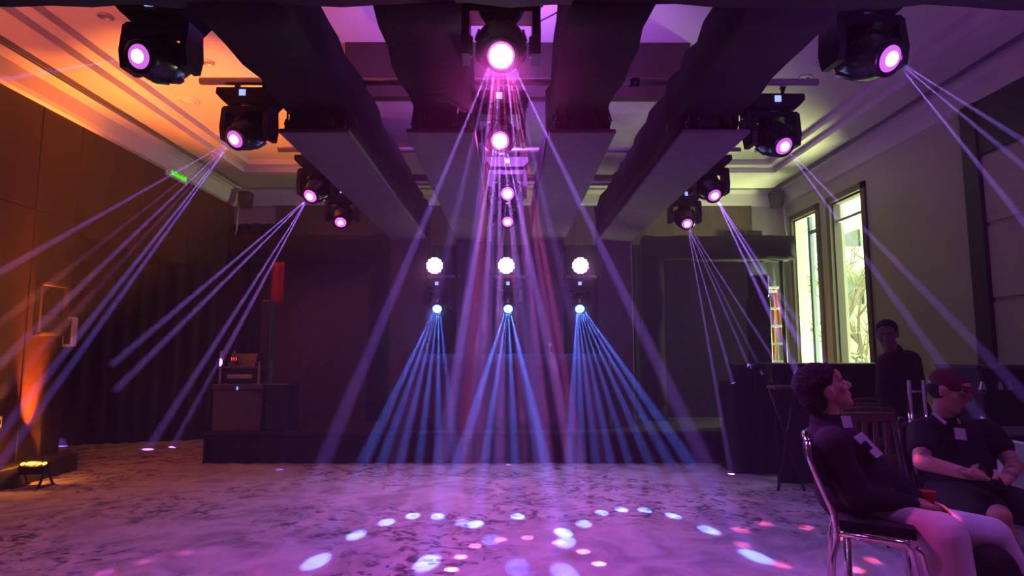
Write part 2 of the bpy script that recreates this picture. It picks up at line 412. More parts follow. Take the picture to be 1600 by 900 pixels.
# right wall with two tall windows
WA = (yl(1290, WX), yl(1243, WX)); WBn = (yl(1366, WX), yl(1303, WX)); ZT, ZB = 3.84, .45
b = MB(); T = .25
ys = [YF, WBn[0], WBn[1], WA[0], WA[1], YB]
for i in (0, 2, 4): b.box((WX, ys[i], 0), (WX+T, ys[i+1], ZW+.3))
for a, c in (WBn, WA): b.box((WX, a, 0), (WX+T, c, ZB)); b.box((WX, a, ZT), (WX+T, c, ZW+.3))
wr = struct(b.build('wall_right', 'wall_paint'))
for n, (a, c) in enumerate((WA, WBn), 1):
    wo = struct(thing('window_%d' % n, '', '', (WX, (a+c)/2, ZB))); del wo['label']; del wo['category']
    f = MB(); fw = .1
    for (q0, q1, z0, z1) in ((a, a+fw, ZB, ZT), (c-fw, c, ZB, ZT), (a, c, ZT-fw, ZT), (a, c, ZB, ZB+fw)):
        f.box((WX-.035, q0, z0), (WX+.05, q1, z1))
    f.build('window_frame', 'trim_wood', wo)
    f = MB()
    for (q0, q1, z0, z1) in ((a+.1, a+.13, ZB+.1, ZT-.1), (c-.13, c-.1, ZB+.1, ZT-.1), (a+.1, c-.1, ZT-.13, ZT-.1), (a+.1, c-.1, ZB+.1, ZB+.13)):
        f.box((WX+.02, q0, z0), (WX+.13, q1, z1))
    f.build('reveal', 'pale_frame' if n == 1 else 'trim_wood', wo)
    f = MB(); f.box((WX+.10, a+.13, ZB+.13), (WX+.106, c-.13, ZT-.13)); f.build('pane', 'glass', wo)
    f = MB()
    if n == 1:
        yy = a+(c-a)*.50; f.box((WX+.06, yy-.04, ZB+.1), (WX+.12, yy+.04, ZT-.1)); f.box((WX+.06, a+.13, ZT-.45), (WX+.12, yy, ZT-.38))
        f.build('mullion', 'blind', wo)
    else:
        f.box((WX+.07, a+.13, ZT-.42), (WX+.12, c-.13, ZT-.38)); f.build('mullion', 'blind', wo)

# black pilaster, black upper band and jointed panels nearest the camera on the right
ya, yb_ = yl(1533, WX), yl(1558, WX)
b = MB(); b.box((WX-.07, yb_, 0), (WX+.0, ya, ZW)); struct(b.build('trim_4', 'black_paint'))
zb = at(1553, 235, X=WX).z
b = MB(); b.box((WX-.05, YF, zb), (WX, yb_, ZW)); struct(b.build('trim_5', 'black_paint'))
zj = [0, .95, at(1580, 466, X=WX).z, at(1580, 342, X=WX).z, zb]
for i in range(4):
    for (q0, q1) in ((5.45, yb_), (4.2, 5.44), (2.9, 4.19)):
        p = MB(); p.box((WX-.03, q0+.006, zj[i]+.022), (WX, q1-.006, zj[i+1]-.022), ch=.004); p.build('panel', 'wall_paint', wr)
b = MB(); b.box((WX-.02, yl(1533, WX), 0), (WX, WBn[0], .15)); b.box((WX-.02, WBn[1], 0), (WX, WA[0], .15)); struct(b.build('baseboard_right', 'trim_wood'))

# dark dropped coffer with a paler infill, above the trusses
CX0, CX1, CY0, CY1, CZ = -1.69, 1.86, 5.96, 9.18, 3.94
b = MB(); lip = .20
b.box((CX0, CY0, CZ), (CX1, CY0+.12, ZC+.02)); b.box((CX0, CY1-.3, CZ), (CX1, CY1, ZC+.02))
b.box((CX0, CY0+.12, CZ), (CX0+lip, CY1-.3, ZC+.02)); b.box((CX1-lip, CY0+.12, CZ), (CX1, CY1-.3, ZC+.02))
co = struct(b.build('trim_6', 'coffer'))
p = MB(); p.box((CX0+lip, CY0+.12, CZ+.05), (CX1-lip, CY1-.3, CZ+.08)); p.build('infill_panel', 'coffer_panel', co)

# outside, seen through the windows
b = MB(); b.box((5.6, 4, -.3), (26, 40, -.05)); g_ = struct(b.build('ground_outside', 'ext_ground'))
bd = thing('neighbouring_building', 'pale building with dark window and balcony seen through the nearer tall window', 'building', (11, 19.5, -.05))
p = MB(); p.box((12.2, 14, -.05), (12.8, 30, 8)); p.build('wall', 'ext_wall', bd)
p = MB(); c = at(1333, 355, X=9.0); p.box((8.6, c.y-.2, c.z-1.15), (12.3, c.y+3.4, c.z-.55)); p.build('balcony', 'ext_wall', bd)
for k in range(3):
    p = MB(); p.box((12.12, 15.6+k*2.6, 3.0), (12.2, 16.8+k*2.6, 5.6)); w_ = p.build('window', 'ext_glass', bd)
gw = thing('garden_wall', 'pale green jointed garden wall outside the far window', 'wall', (9.1, 19.0, -.05))
for k in range(4):
    p = MB(); p.box((9.0, 17.0, -.05+k*1.7), (9.2, 21.5, -.08+(k+1)*1.7), ch=.01); p.build('panel', 'pale_frame', gw)
# bare tree
def tree(base, h, seed, label):
    rnd = random.Random(seed); t = thing('bare_tree', label, 'tree', base); tr = MB(); br = MB()
    base = Vector(base); tr.tube([base, base+V(.05, .03, h*.3), base+V(-.06, .1, h*.55)], [.09, .07, .05], 8)
    def grow(p, d, r, n, tgt):
        if n == 0 or r < .004: return
        L_ = rnd.uniform(.35, .6)*(.6+.12*n); q = p+d*L_+V(rnd.uniform(-.05, .05), rnd.uniform(-.05, .05), 0); tgt.tube([p, (p+q)/2+V(0, 0, rnd.uniform(-.03, .04)), q], [r, r*.85, r*.7], 6)
        for _ in range(2 if rnd.random() < .8 else 3):
            e = (d+V(rnd.uniform(-.8, .8), rnd.uniform(-.8, .8), rnd.uniform(-.25, .55))).normalized(); grow(q, e, r*.68, n-1, tgt)
    for k in range(4): grow(base+V(-.06, .1, h*.5), V(rnd.uniform(-.7, .7), rnd.uniform(-.7, .7), .9).normalized(), .04, 5, br)
    for k in range(4): grow(base+V(0.04, .03, h*(.3+.04*k)), V(rnd.uniform(-.9, .9), rnd.uniform(-.9, .9), .5).normalized(), .03, 4, br)
    tr.build('trunk', 'bark', t); br.build('branch', 'bark', t)['kind'] = 'stuff'
    return t
c = at(1352, 560, X=7.6)
tree((7.6, c.y, -.05), 3.2, 3, 'bare tree with crooked branches outside the nearer tall window')
t = thing('shrub', 'olive green shrub low outside the nearer tall window', 'shrub', (6.6, at(1345, 560, X=6.6).y, -.05))
rnd = random.Random(5); lf = MB()
for k in range(500):
    p = V(6.6, at(1345, 560, X=6.6).y, .55)+V(rnd.gauss(0, .22), rnd.gauss(0, .3), rnd.gauss(0, .28)); u = V(rnd.uniform(-1, 1), rnd.uniform(-1, 1), rnd.uniform(-1, 1)).normalized()*.05; w_ = u.orthogonal().normalized()*.025
    p.z = max(p.z, .05); lf.add([p-u, p+w_, p+u, p-w_], [(0, 1, 2, 3)])
lf.build('foliage', 'leaf', t)['kind'] = 'stuff'
p = MB(); c = V(6.6, at(1345, 560, X=6.6).y, -.05); p.tube([c, c+V(.02, 0, .6)], [.03, .015], 7); p.build('stem', 'bark', t)

# haze filling the hall, thin throughout; denser cones are added along each beam
b = MB(); b.box((-WX+.01, YF+.02, .01), (WX-.08, YB-.16, ZS-.01))
hz = b.build('haze', 'drape'); hz.data.materials.clear()
m = bpy.data.materials.new('haze'); m.use_nodes = True; nt = m.node_tree; nt.nodes.clear()
o_ = nt.nodes.new('ShaderNodeOutputMaterial'); v_ = nt.nodes.new('ShaderNodeVolumeScatter'); v_.inputs['Density'].default_value = HAZE_DENSITY; v_.inputs['Anisotropy'].default_value = .1
nt.links.new(v_.outputs[0], o_.inputs['Volume']); hz.data.materials.append(m)
def smoke(name, dens):
    m = bpy.data.materials.new(name); m.use_nodes = True; nt = m.node_tree; nt.nodes.clear()
    o = nt.nodes.new('ShaderNodeOutputMaterial'); v = nt.nodes.new('ShaderNodeVolumeScatter'); v.inputs['Density'].default_value = dens; v.inputs['Anisotropy'].default_value = .1
    nt.links.new(v.outputs[0], o.inputs['Volume']); return m
MT['beam_smoke'] = smoke('beam_smoke', BEAM_DENSITY)
tag(hz, 'thin stage haze filling the whole hall air', 'haze', kind='stuff')

# ================================================================ TRUSSES AND PIPES
TX = [(-1.56, -1.08), (-.70, -.23), (.27, .72), (1.17, 1.63)]
ZP, ZT0, ZT1 = 2.82, 3.0, 3.37          # board underside, wrap bottom, wrap top
YN, YBd, YE = 2.75, 3.97, 8.0           # truss near end, board near end, leg front
tl = ['leftmost of the four black wrapped trusses running to the stage', 'second from left of the four black wrapped trusses', 'third from left of the four black wrapped trusses, right of the centre lamps', 'rightmost of the four black wrapped trusses running to the stage']
for i, (x0, x1) in enumerate(TX):
    t = thing('wrapped_truss', tl[i], 'truss', ((x0+x1)/2, YE+.2, .38), 'black trusses over the dance floor')
    g = .03
    b = MB(); b.cloth_box((x0+g, YN, ZT0), (x1-g, YE+.4, ZT1), .2, .02, i); b.cloth_box((x0+g, YBd+.12, ZP+.06), (x1-g, YE+.36, ZT0+.02), .2, .012, i+9)
    b.build('cloth_wrap', 'black_cloth', t)
    b = MB(); b.box((x0, YBd, ZP), (x1, YE, ZP+.03), ch=.006); b.build('underside_board', 'grey_board', t)
    b = MB(); b.cloth_box((x0+.02, YE+.05, .38), (x1-.02, YE+.36, ZP+.1), .25, .01, i+20); b.build('leg_wrap', 'black_cloth', t)
    b = MB(); b.box((x0, YE, .385), (x1, YE+.03, ZP+.03), ch=.006); b.build('leg_board', 'grey_board', t)
    for q in (x0+.05, x0+.12, x1-.13, x1-.05):
        b = MB(); b.box((q-.013, YBd+.01, ZP+.03), (q+.013, YBd+.05, ZP+.10), ch=.004); b.tube([(q, YBd+.03, ZP+.09), (q, YBd+.03, ZT0+.01)], .007, 6); b.tube([(q-.022, YBd+.03, ZP+.075), (q+.022, YBd+.03, ZP+.075)], .01, 6)
        b.build('clamp', 'plastic2', t)
t = thing('cross_truss', 'black wrapped truss crossing the whole top edge nearest the camera', 'truss', (0, 2.62, 3.0))
b = MB(); b.cloth_box((-3.6, 2.42, 3.0), (3.6, 2.76, 3.36), .2, .014, 40); b.build('cloth_wrap', 'black_cloth', t)
for x in (-3.45, 3.45):
    b = MB(); b.tube([(x, 2.59, 0), (x, 2.59, 3.02)], .06, 8); b.build('leg', 'black_cloth', t)
PZ = 3.405
ROW = [3.18, 4.46, 6.03, 7.27]
pl = ['chrome pipe across the trusses nearest the camera, out at the top edge', 'chrome pipe across the trusses in front of the dark ceiling coffer', 'thin chrome pipe, third across the trusses', 'chrome pipe across the trusses farthest back']
for i, y in enumerate(ROW):
    b = MB(); b.tube([(-2.36, y, PZ), (2.36, y, PZ)], .028, 12); o = b.build('lighting_pipe', 'steel', None, (0, y, PZ)); tag(o, pl[i], 'pipe', 'pipes across the trusses')
    if i == 1:
        b = MB(); b.tube([(.92, y, PZ), (.99, y, PZ)], .036, 12); b.build('coupler', 'plastic', o)

# ================================================================ MOVING HEADS
def moving_head(label, hang, lens, aim, s=1.0, lensm='lens_pink', corem='core_pink', core=.45, disp=True, group='moving head beam lights'):
    """hang: height of the pipe; lens: where the lens sits; aim: where it points"""
    lens = Vector(lens); d = (Vector(aim)-lens).normalized(); hc = lens - d*.20*s
    az = .4*math.atan2(d.x, -d.y) if abs(d.x)+abs(d.y) > .05 else 0
    top = V(hc.x, hc.y, hang)
    t = thing('moving_head_light', label, 'stage light', top, group)
    # base, facing the audience
    b = MB(); zb1 = hc.z+.325*s; zb0 = zb1-.105*s
    b.prism([(-.215*s, zb1), (.215*s, zb1), (.22*s, zb0+.055*s), (.17*s, zb0), (-.17*s, zb0), (-.22*s, zb0+.055*s)], -.15*s, .15*s, M=Matrix.Translation((hc.x, hc.y, 0)))
    for q in (-.2, .2):
        b.tube([(hc.x+q*s, hc.y-.1*s, zb1-.01), (hc.x+q*s*1.12, hc.y-.1*s, zb1-.035*s), (hc.x+q*s*1.12, hc.y+.1*s, zb1-.035*s), (hc.x+q*s, hc.y+.1*s, zb1-.01)], .009*s, 6)
    base = b.build('base', 'plastic', t)
    if disp:
        b = MB(); b.box((hc.x-.028*s, hc.y-.158*s, zb0+.035*s), (hc.x+.022*s, hc.y-.149*s, zb0+.085*s)); b.build('display', 'display', base)
    for q in (-.09, .09):
        b = MB(); x = hc.x+q*s
        b.tube([(x+q*.25, hc.y, hang-.01), (x, hc.y, zb1-.01)], .013, 6)
        b.tube([(x+q*.25, hc.y-.0, hang+.036), (x+q*.25, hc.y-.036, hang), (x+q*.25, hc.y, hang-.036), (x+q*.25, hc.y+.036, hang), (x+q*.25, hc.y, hang+.036)], .012, 6)
        b.tube([(x+q*.25, hc.y-.036, hang), (x+q*.25, hc.y-.075, hang-.02)], .007, 5)
        b.build('clamp', 'plastic2', t)
    # yoke turned towards the aim
    M = Matrix.Translation(hc) @ Matrix.Rotation(az, 4, 'Z')
    b = MB()
    b.lathe([(.085*s, .20*s), (.085*s, .225*s)], 20, M)
    b.prism([(-.165*s, .158*s), (-.205*s, .18*s), (-.19*s, .208*s), (.19*s, .208*s), (.205*s, .18*s), (.165*s, .158*s)], -.075*s, .075*s, M=M)
    for q in (-1, 1):
        poly = [(-.075*s, .195*s), (.075*s, .195*s), (.095*s, .02*s), (.07*s, -.075*s), (-.07*s, -.075*s), (-.095*s, .02*s)]
        x0, x1 = (.165*s, .208*s) if q > 0 else (-.208*s, -.165*s)
        b.prism(poly, x0, x1, M=M, axis='X')
        b.lathe([(.05*s, .150*s), (.06*s, .168*s)], 16, M @ Matrix.Rotation(q*math.pi/2, 4, 'Y'))
    b.build('yoke', 'plastic', t)
    # head along the aim, lens at the front
    Q = Matrix.Translation(hc) @ d.to_track_quat('Z', 'Y').to_matrix().to_4x4()
    b = MB()
    b.lathe([(.05*s, -.18*s), (.10*s, -.16*s), (.126*s, -.09*s), (.138*s, 0), (.134*s, .06*s), (.112*s, .13*s), (.098*s, .165*s), (.098*s, .186*s), (.072*s, .197*s), (.07*s, .186*s)], 24, Q)
    for a in range(8):
        A_ = Q @ Matrix.Rotation(a*math.pi/4+.39, 4, 'Z'); b.box((.128*s, -.02*s, -.08*s), (.143*s, .02*s, .03*s), M=A_)
    head = b.build('head', 'plastic2', t)
    b = MB(); b.lathe([(.069*s, .184*s), (.069*s, .190*s), (.055*s, .199*s), (.03*s, .204*s), (.003, .206*s)], 24, Q); b.build('lens', lensm, head)
    b = MB(); r = .069*s*core; b.lathe([(r, .196*s), (r*.9, .206*s), (r*.5, .211*s), (.002, .212*s)], 16, Q); b.build('lamp_core', corem, head)
    return t, lens+d*.03
def run(p, d):          # how far a beam goes before it meets the floor or a wall
    ts = []
    if d.z < 0: ts.append((.012-p.z)/d.z)
    if d.x < 0: ts.append((-WX+.02-p.x)/d.x)
    if d.x > 0: ts.append((WX-.08-p.x)/d.x)
    if d.y > 0: ts.append((YB-.2-p.y)/d.y)
    return min(ts)
def beams(t, src, targets, energy, color, ang=2.4, size=.0015, blend=.7, axis=None):
    src0 = src; dm = V(0, 0, 0)
    for p in targets: dm += (Vector(p)-src0).normalized()
    dm.normalize(); ax = (axis or dm).normalized()
    for k, p in enumerate(targets):
        d = (Vector(p)-src0).normalized(); off = d-ax*d.dot(ax); src = src0+(off.normalized()*min(.045, off.length*.25) if off.length > .01 else off)
        e = energy[k] if isinstance(energy, (list, tuple)) else energy
        c = color[k] if isinstance(color, list) else color
        d = (Vector(p)-src).normalized()
        l = lamp('beam', 'SPOT', src+d*.01, p, e*BE, c, size, ang, blend)
        l.location = l.location - t.location; l.parent = t
        L_ = run(src, d); tn = math.tan(R(ang/2))
        Q = Matrix.Translation(src) @ d.to_track_quat('Z', 'Y').to_matrix().to_4x4()
        b = MB(); b.lathe([(.006, .006), (size+L_*tn*.97, L_)], 16, Q); b.build('beam_haze_cone', 'beam_smoke', t)  # added haze volume in the shape of the beam, so it shows
def glow(t, c, r, e=0, col=(1, 1, 1), d=None):      # added ball of denser smoke to make a glow around a lens
    b = MB(); b.ell(c, r, seg=20, rings=12); b.build('glow_smoke', 'beam_smoke', t)
    if e:
        l = lamp('beam_halo', 'SPOT', c, c+d, e, col, .01, 150, 1); l.location -= t.location; l.parent = t  # extra lamp added to light the smoke ball
def mean(ps):
    v = V(0, 0, 0)
    for p in ps: v += Vector(p)
    return v/len(ps)
PK, VI, BL = (.95, .20, .80), (.40, .14, 1.0), (.08, .15, 1.0)
FLr = lambda *ps: [at(x, y, Z=0) for x, y in ps]
# centre row
names_c = ['centre moving head nearest the camera, glaring pink above all others', 'centre moving head second from the top, under the coffer pipe', 'third centre moving head counted from the top', 'centre moving head farthest back, smallest, above the stage curtain']
ps = FLr((705, 890), (720, 870), (743, 853), (782, 843), (824, 840), (873, 848), (911, 862), (936, 881))
aim0 = at(790, 800, Z=0)
A0 = at(783, 88, Y=3.10)
t, s_ = moving_head(names_c[0], PZ, A0, at(787, 480, Y=1.4), 1.05, 'lens_magenta', 'core_hot', .86, False)
beams(t, s_, ps, [4200, 3200, 2600, 2000, 2200, 3200, 3800, 4600], (1, .11, .5), 1.9)
beams(t, s_, [at(x, y, Z=0) for x, y in ((405, 960), (560, 980), (668, 1000), (742, 1000), (880, 1000), (1010, 980), (1218, 960))], [3600, 1500, 3000, 3000, 3800, 1500, 4200], (.36, .15, 1), 2.6)
glow(t, s_, .24)
h0 = lamp('beam_halo', 'SPOT', s_+V(0, -.03, 0), s_+V(0, -1.2, -3), HALO, (1, .05, .62), .05, 120, .9); h0.location -= t.location; h0.parent = t  # extra lamp added for the pink halo around this lens
ps2 = [at(640, 1000, Z=0), at(712, 1000, Z=0), at(782, 1000, Z=0), at(876, 1000, Z=0), at(945, 960, Z=0)]
t, s_ = moving_head(names_c[1], PZ, at(781, 220, Y=4.36), at(786, 560, Y=1.5), .95, 'lens_magenta', 'core_hot', .8)
glow(t, s_, .14, 30, (1, .05, .6), V(0, -1.5, -1)); beams(t, s_, ps2, [4500, 3500, 4000, 3500, 4500], (.40, .18, 1), 2.6)
t, s_ = moving_head(names_c[2], PZ, at(793, 303, Y=5.93), at(795, 700, Y=2.0), .95, 'lens_magenta', 'core_hot', .7)
beams(t, s_, [at(742, 940, Z=0), at(838, 960, Z=0)], 3000, (.40, .2, 1), 1.5)
t, s_ = moving_head(names_c[3], PZ, at(793, 347, Y=7.17), at(796, 800, Y=3.0), .9, 'lens_magenta', 'core_hot', .6)
beams(t, s_, [at(795, 720, Y=7.5)], 900, (.40, .2, 1), 1.5)
# pink dots at the sides come from heads on the truss above the camera, out of frame
for src, pts in ((V(2.05, 1.9, 2.95), [(1157, 828), (1159, 851), (1194, 818), (1258, 824), (1221, 883), (1318, 842), (1335, 890), (1365, 876)]), (V(-2.0, 1.9, 2.95), [(165, 895), (227, 877), (287, 864), (330, 860), (370, 863), (403, 877), (408, 893)])):
    for k, (x, y) in enumerate(pts):
        lamp('beam', 'SPOT', src, at(x, y, Z=0), (2600 if src.x > 0 else 700)*(1, .6, .8)[k % 3]*(.4 if (src.x < 0 and k > 2) else 1), (1, .12, .34) if src.x > 0 else (1, .1, .8), .03, 1.7, .6)
lamp('beam', 'SPOT', (2.05, 1.9, 2.95), at(1487, 794, Y=2.98), 700, (1, .10, .35), .03, 1.9, .6)

# side rows: each beam is given by a point it passes through
def rig(label, lens, pts, Yp, energy, color, ang=2.6, s=.93, lm='lens_pink', cm='core_pink', core=.6, toward=1.7, disp=True):
    lens = Vector(lens); tg = []
    for (x, y) in pts:
        p = at(x, y, Y=Yp); tg.append(lens+(p-lens).normalized()*4)
    d = V(0, 0, 0)
    for p in tg: d += (p-lens).normalized()
    d = (d/len(tg)).normalized()+V(-lens.x*.12, -1, -.25).normalized()*toward
    t, src = moving_head(label, PZ, lens, lens+d, s, lm, cm, core, disp); beams(t, lens+d.normalized()*.03, tg, energy, color, ang, axis=d)
    return t
nm = 'moving head at the left pipe end, '
rig(nm+'nearest the camera, before the orange ceiling', at(215, 88, Y=3.12), [(120, 104)], 3.0, 1200, (.35, .18, 1), 3.0, toward=2.0)
rig(nm+'second from the camera, beams reaching the left wall', at(366, 218, Y=4.4), [(0, 425), (60, 458), (150, 425), (135, 470), (150, 490), (130, 545)], 5.2, [5000, 1500, 5000, 1500, 8000, 8000], [(.45, .15, 1), (.7, .1, .8), (.42, .15, 1), (.6, .1, .9), (.3, .15, 1), (.28, .14, 1)], 1.7)
rig(nm+'third from the camera, over the left backdrop', at(484, 307, Y=5.95), [(130, 608), (150, 640), (250, 672), (298, 650)], 8.4, 9500, [(.38, .17, 1), (.42, .17, 1), (.42, .17, 1), (.5, .17, 1)], 1.8, .95, 'lens_magenta', 'core_hot', .55)
rig(nm+'farthest back, faintly lit above the left backdrop', at(532, 348, Y=7.2), [(513, 425)], 7.2, 500, (.3, .1, 1), 2, .95, 'lens_magenta', 'core_pink', .5)
nm = 'moving head at the right pipe end, '
rig(nm+'nearest the camera, before the purple ceiling', at(1393, 92, Y=3.14), [(1600, 222), (1600, 262), (1560, 300)], 3.5, [3000, 3000, 4000], (.36, .18, 1), 2.2, 1.02, toward=1.8)
rig(nm+'second from camera, faint beams crossing the wall', at(1226, 229, Y=4.40), [(1545, 560), (1450, 540)], 4.8, 3200, (.4, .15, 1), 2.6)
rig(nm+'third from camera, before the pale cornice', at(1117, 306, Y=5.96), [(1200, 432), (1235, 560), (1252, 540), (1212, 470)], 6.3, [5000, 9000, 6000, 5000], (.36, .14, 1), 2.6)
rig(nm+'farthest back, beams falling before the right backdrop', at(1074, 350, Y=7.2), [(1125, 640), (1140, 580), (1165, 560), (1180, 560), (1170, 500)], 7.0, [8000, 8000, 6000, 4000, 8000], (.38, .15, 1), 1.6)

# short bars between the truss legs, with wash lights above and blue heads below
BZ = 2.335; BY = 7.92
bars = [(-1.12, -.66, 679, 683, 'left'), (-.26, .30, 791, 794, 'middle'), (.69, 1.2, 907, 906, 'right')]
sets = [[(495, 877), (557, 836), (604, 816), (645, 806), (684, 807), (723, 817)],
        [(668, 879), (743, 819), (768, 843), (809, 807), (809, 886), (880, 832), (882, 895)],
        [(884, 847), (912, 818), (940, 801), (971, 796), (1007, 797), (1052, 806), (1107, 828), (1180, 869)]]
en = [[9000, 8000, 7000, 8000, 8000, 5000], [14000, 12000, 2500, 9000, 2500, 12000, 6000], [10000, 8000, 6000, 6000, 6000, 7000, 8000, 10000]]
for i, (x0, x1, xw, xm, wd) in enumerate(bars):
    b = MB(); b.tube([(x0, BY, BZ), (x1, BY, BZ)], .022, 10); o = b.build('short_bar', 'steel', None, ((x0+x1)/2, BY, BZ)); tag(o, 'short %s bar between truss legs above the stage' % wd, 'bar', 'short bars between the truss legs')
    for q in (x0+.03, x1-.03):
        b = MB(); b.box((q-.02, BY-.03, BZ-.035), (q+.02, BY+.09, BZ+.035), ch=.006); b.build('clamp', 'plastic2', o)
    tg = FLr(*sets[i])
    t, s_ = moving_head('blue glowing moving head hanging under the %s bar over the stage' % wd, BZ, at(xm, 483, Y=BY-.12), at(xm+(xm-796)*.4, 900, Y=4.5), .86, 'lens_blue', 'core_blue', .8, True, 'blue moving heads over the stage')
    beams(t, s_, tg, [e*.62 for e in en[i]], BL, 2.5)
    glow(t, s_, .16, 30, (.05, .3, 1), V(0, -1.5, -1))
    # wash light
    p = at(xw, 415, Y=BY-.12); t = thing('wash_light', 'round LED wash light glowing pink-white standing on the %s short bar' % wd, 'stage light', (p.x, BY, BZ), 'LED wash lights over the stage')
    b = MB(); b.box((p.x-.10, BY-.05, BZ+.022), (p.x+.10, BY+.05, BZ+.045), ch=.006)
    for q in (-.135, .125): b.prism([(-.03, BZ+.03), (.03, BZ+.03), (.025, p.z+.04), (-.025, p.z+.04)], p.x+q, p.x+q+.012, M=Matrix.Translation((0, BY, 0)), axis='X')
    b.box((p.x-.135, BY-.03, BZ+.03), (p.x+.137, BY+.03, BZ+.042)); b.build('yoke', 'plastic', t)
    Q = Matrix.Translation((p.x, BY-.12, p.z)) @ V(0, -1, -.06).normalized().to_track_quat('Z', 'Y').to_matrix().to_4x4()
    b = MB(); b.lathe([(.07, -.2), (.10, -.17), (.12, -.05), (.122, 0), (.11, 0), (.105, -.008)], 24, Q); hd = b.build('head', 'plastic', t)
    cells = [(0, 0)]+[(.044*math.cos(a*math.pi/3), .044*math.sin(a*math.pi/3)) for a in range(6)]+[(.085*math.cos(a*math.pi/6+.26), .085*math.sin(a*math.pi/6+.26)) for a in range(12)]
    for (cx, cy_) in cells:
        b = MB(); b.lathe([(.021, -.006), (.021, .004), (.012, .010), (.002, .012)], 10, Q @ Matrix.Translation((cx, cy_, 0))); b.build('led_lens', 'led_wash', hd)
    glow(t, V(p.x, BY-.2, p.z), .28)
    l = lamp('wash_glow', 'SPOT', (p.x, BY-.2, p.z), (p.x*1.6, 4.2, .0), WASHE, (.85, .22, .85), .09, 95, .8); l.location -= t.location; l.parent = t

# dangling cables
def cable(label, pts, r=.008):
    P = [Vector(p) for p in pts]; out = []
    for i in range(len(P)-1):
        for k in range(6): out.append(P[i].lerp(P[i+1], k/6)-V(0, 0, 0))
    out.append(P[-1])
    for _ in range(6): out = [out[0]]+[(out[i-1]+out[i]*2+out[i+1])/4 for i in range(1, len(out)-1)]+[out[-1]]
    b = MB(); b.tube(out, r, 6); o = b.build('cable', 'plastic', None, P[0]); return tag(o, label, 'cable', 'cables hanging from the trusses')
cable('thin black cable looping beside the truss front at the upper left', [at(470, 78, Y=3.6), at(478, 108, Y=3.6), at(505, 118, Y=4.2), at(515, 165, Y=4.2), at(528, 200, Y=4.05)])
cable('thin black cable hanging from the second truss near its board', [at(714, 130, Y=3.9), at(716, 160, Y=3.9), at(712, 188, Y=4.06)])
cable('thin black cable hanging from the third truss on its right side', [at(944, 120, Y=3.9), at(946, 160, Y=3.95), at(955, 190, Y=4.06)])
cable('thin black cable looping off the top of the rightmost truss', [at(1150, 42, Y=3.3), at(1128, 50, Y=3.3), at(1122, 74, Y=3.4), at(1135, 90, Y=3.5)])
cable('black cable looping from the rightmost truss to the moving head', [at(1172, 120, Y=4.4), at(1162, 150, Y=4.2), at(1166, 170, Y=4.2), at(1172, 196, Y=4.08)])
cable('thin black cable hanging at the inner side of the rightmost truss', [at(1044, 190, Y=4.3), at(1040, 225, Y=4.8), at(1034, 250, Y=5.2)])
cable('thin cable crossing the purple ceiling right of the centre lamp', [at(838, 36, Y=4.9), at(862, 24, Y=4.2), at(884, 12, Y=3.6)], .006)

# ================================================================ STAGE
SX0, SX1, SY0, SY1, SZ = -3.74, 3.75, 7.56, 10.7, .38
t = thing('stage', 'low black skirted stage across the far end of the room', 'stage', (0, 9.1, 0))
b = MB(); b.box((SX0, SY0, SZ-.04), (SX1, SY1, SZ), ch=.008); b.build('deck', 'stage_top', t)
b = MB(); b.drape(SX0, SY0+.03, SX1, SY0+.03, .004, SZ-.04, .018, .3, .015, 4, 2, 0); b.drape(SX0+.03, SY0, SX0+.03, SY1, .004, SZ-.04, .018, .3, .015, 4, 3, 0); b.build('skirt', 'drape', t)
# flat fabric backdrops either side, black wrapped headers and legs
for nmn, (xa, xb, ya_, cl) in {'left': (-3.60, -2.04, 412, 'brown_cloth'), 'right': (2.24, 3.55, 401, 'grey_board')}.items():
    z1 = at(600, ya_, Y=9.0).z
    t = thing('fabric_backdrop', 'flat dark fabric backdrop on the %s half of the stage' % nmn, 'backdrop', ((xa+xb)/2, 9.0, SZ))
    b = MB(); b.box((xa, 8.99, SZ+.02), (xb, 9.0, z1)); b.build('fabric', cl, t)
    b = MB()
    for q in (xa, xb): b.box((q-.02, 9.0, SZ), (q+.02, 9.05, z1+.1))
    b.box((xa-.02, 9.0, z1-.02), (xb+.02, 9.05, z1+.1)); b.build('frame', 'black_paint', t)
za, zb_ = at(500, 410, Y=8.7).z, at(500, 369, Y=8.7).z
for nmn, (xa, xb, legs) in {'left': (-4.02, -1.72, (-3.91, -1.87)), 'right': (1.93, 4.12, (2.07, 3.98))}.items():
    t = thing('header_truss', 'black wrapped header truss over the %s backdrop' % nmn, 'truss', ((xa+xb)/2, 8.8, SZ))
    b = MB(); b.cloth_box((xa, 8.62, za+(.05 if nmn == 'right' else 0)), (xb, 8.95, zb_), .16, .02, 60); b.build('cloth_wrap', 'black_cloth' if nmn == 'left' else 'lit_black_cloth', t)
    for q in legs:
        if q > 3.9 : z0 = 0
        else: z0 = SZ if q > SX0 else 0
        if nmn == 'right' and q > 3: continue
        b = MB(); b.cloth_box((q-.14, 8.64, z0+.014), (q+.14, 8.93, za+.02), .25, .012, 61); b.build('leg_wrap', 'drape', t)
    if nmn == 'right':
        b = MB(); b.tube([(4.0, 8.85, 0), (4.0, 8.85, za+.1)], .03, 8); b.build('stand_pole', 'plastic', t)
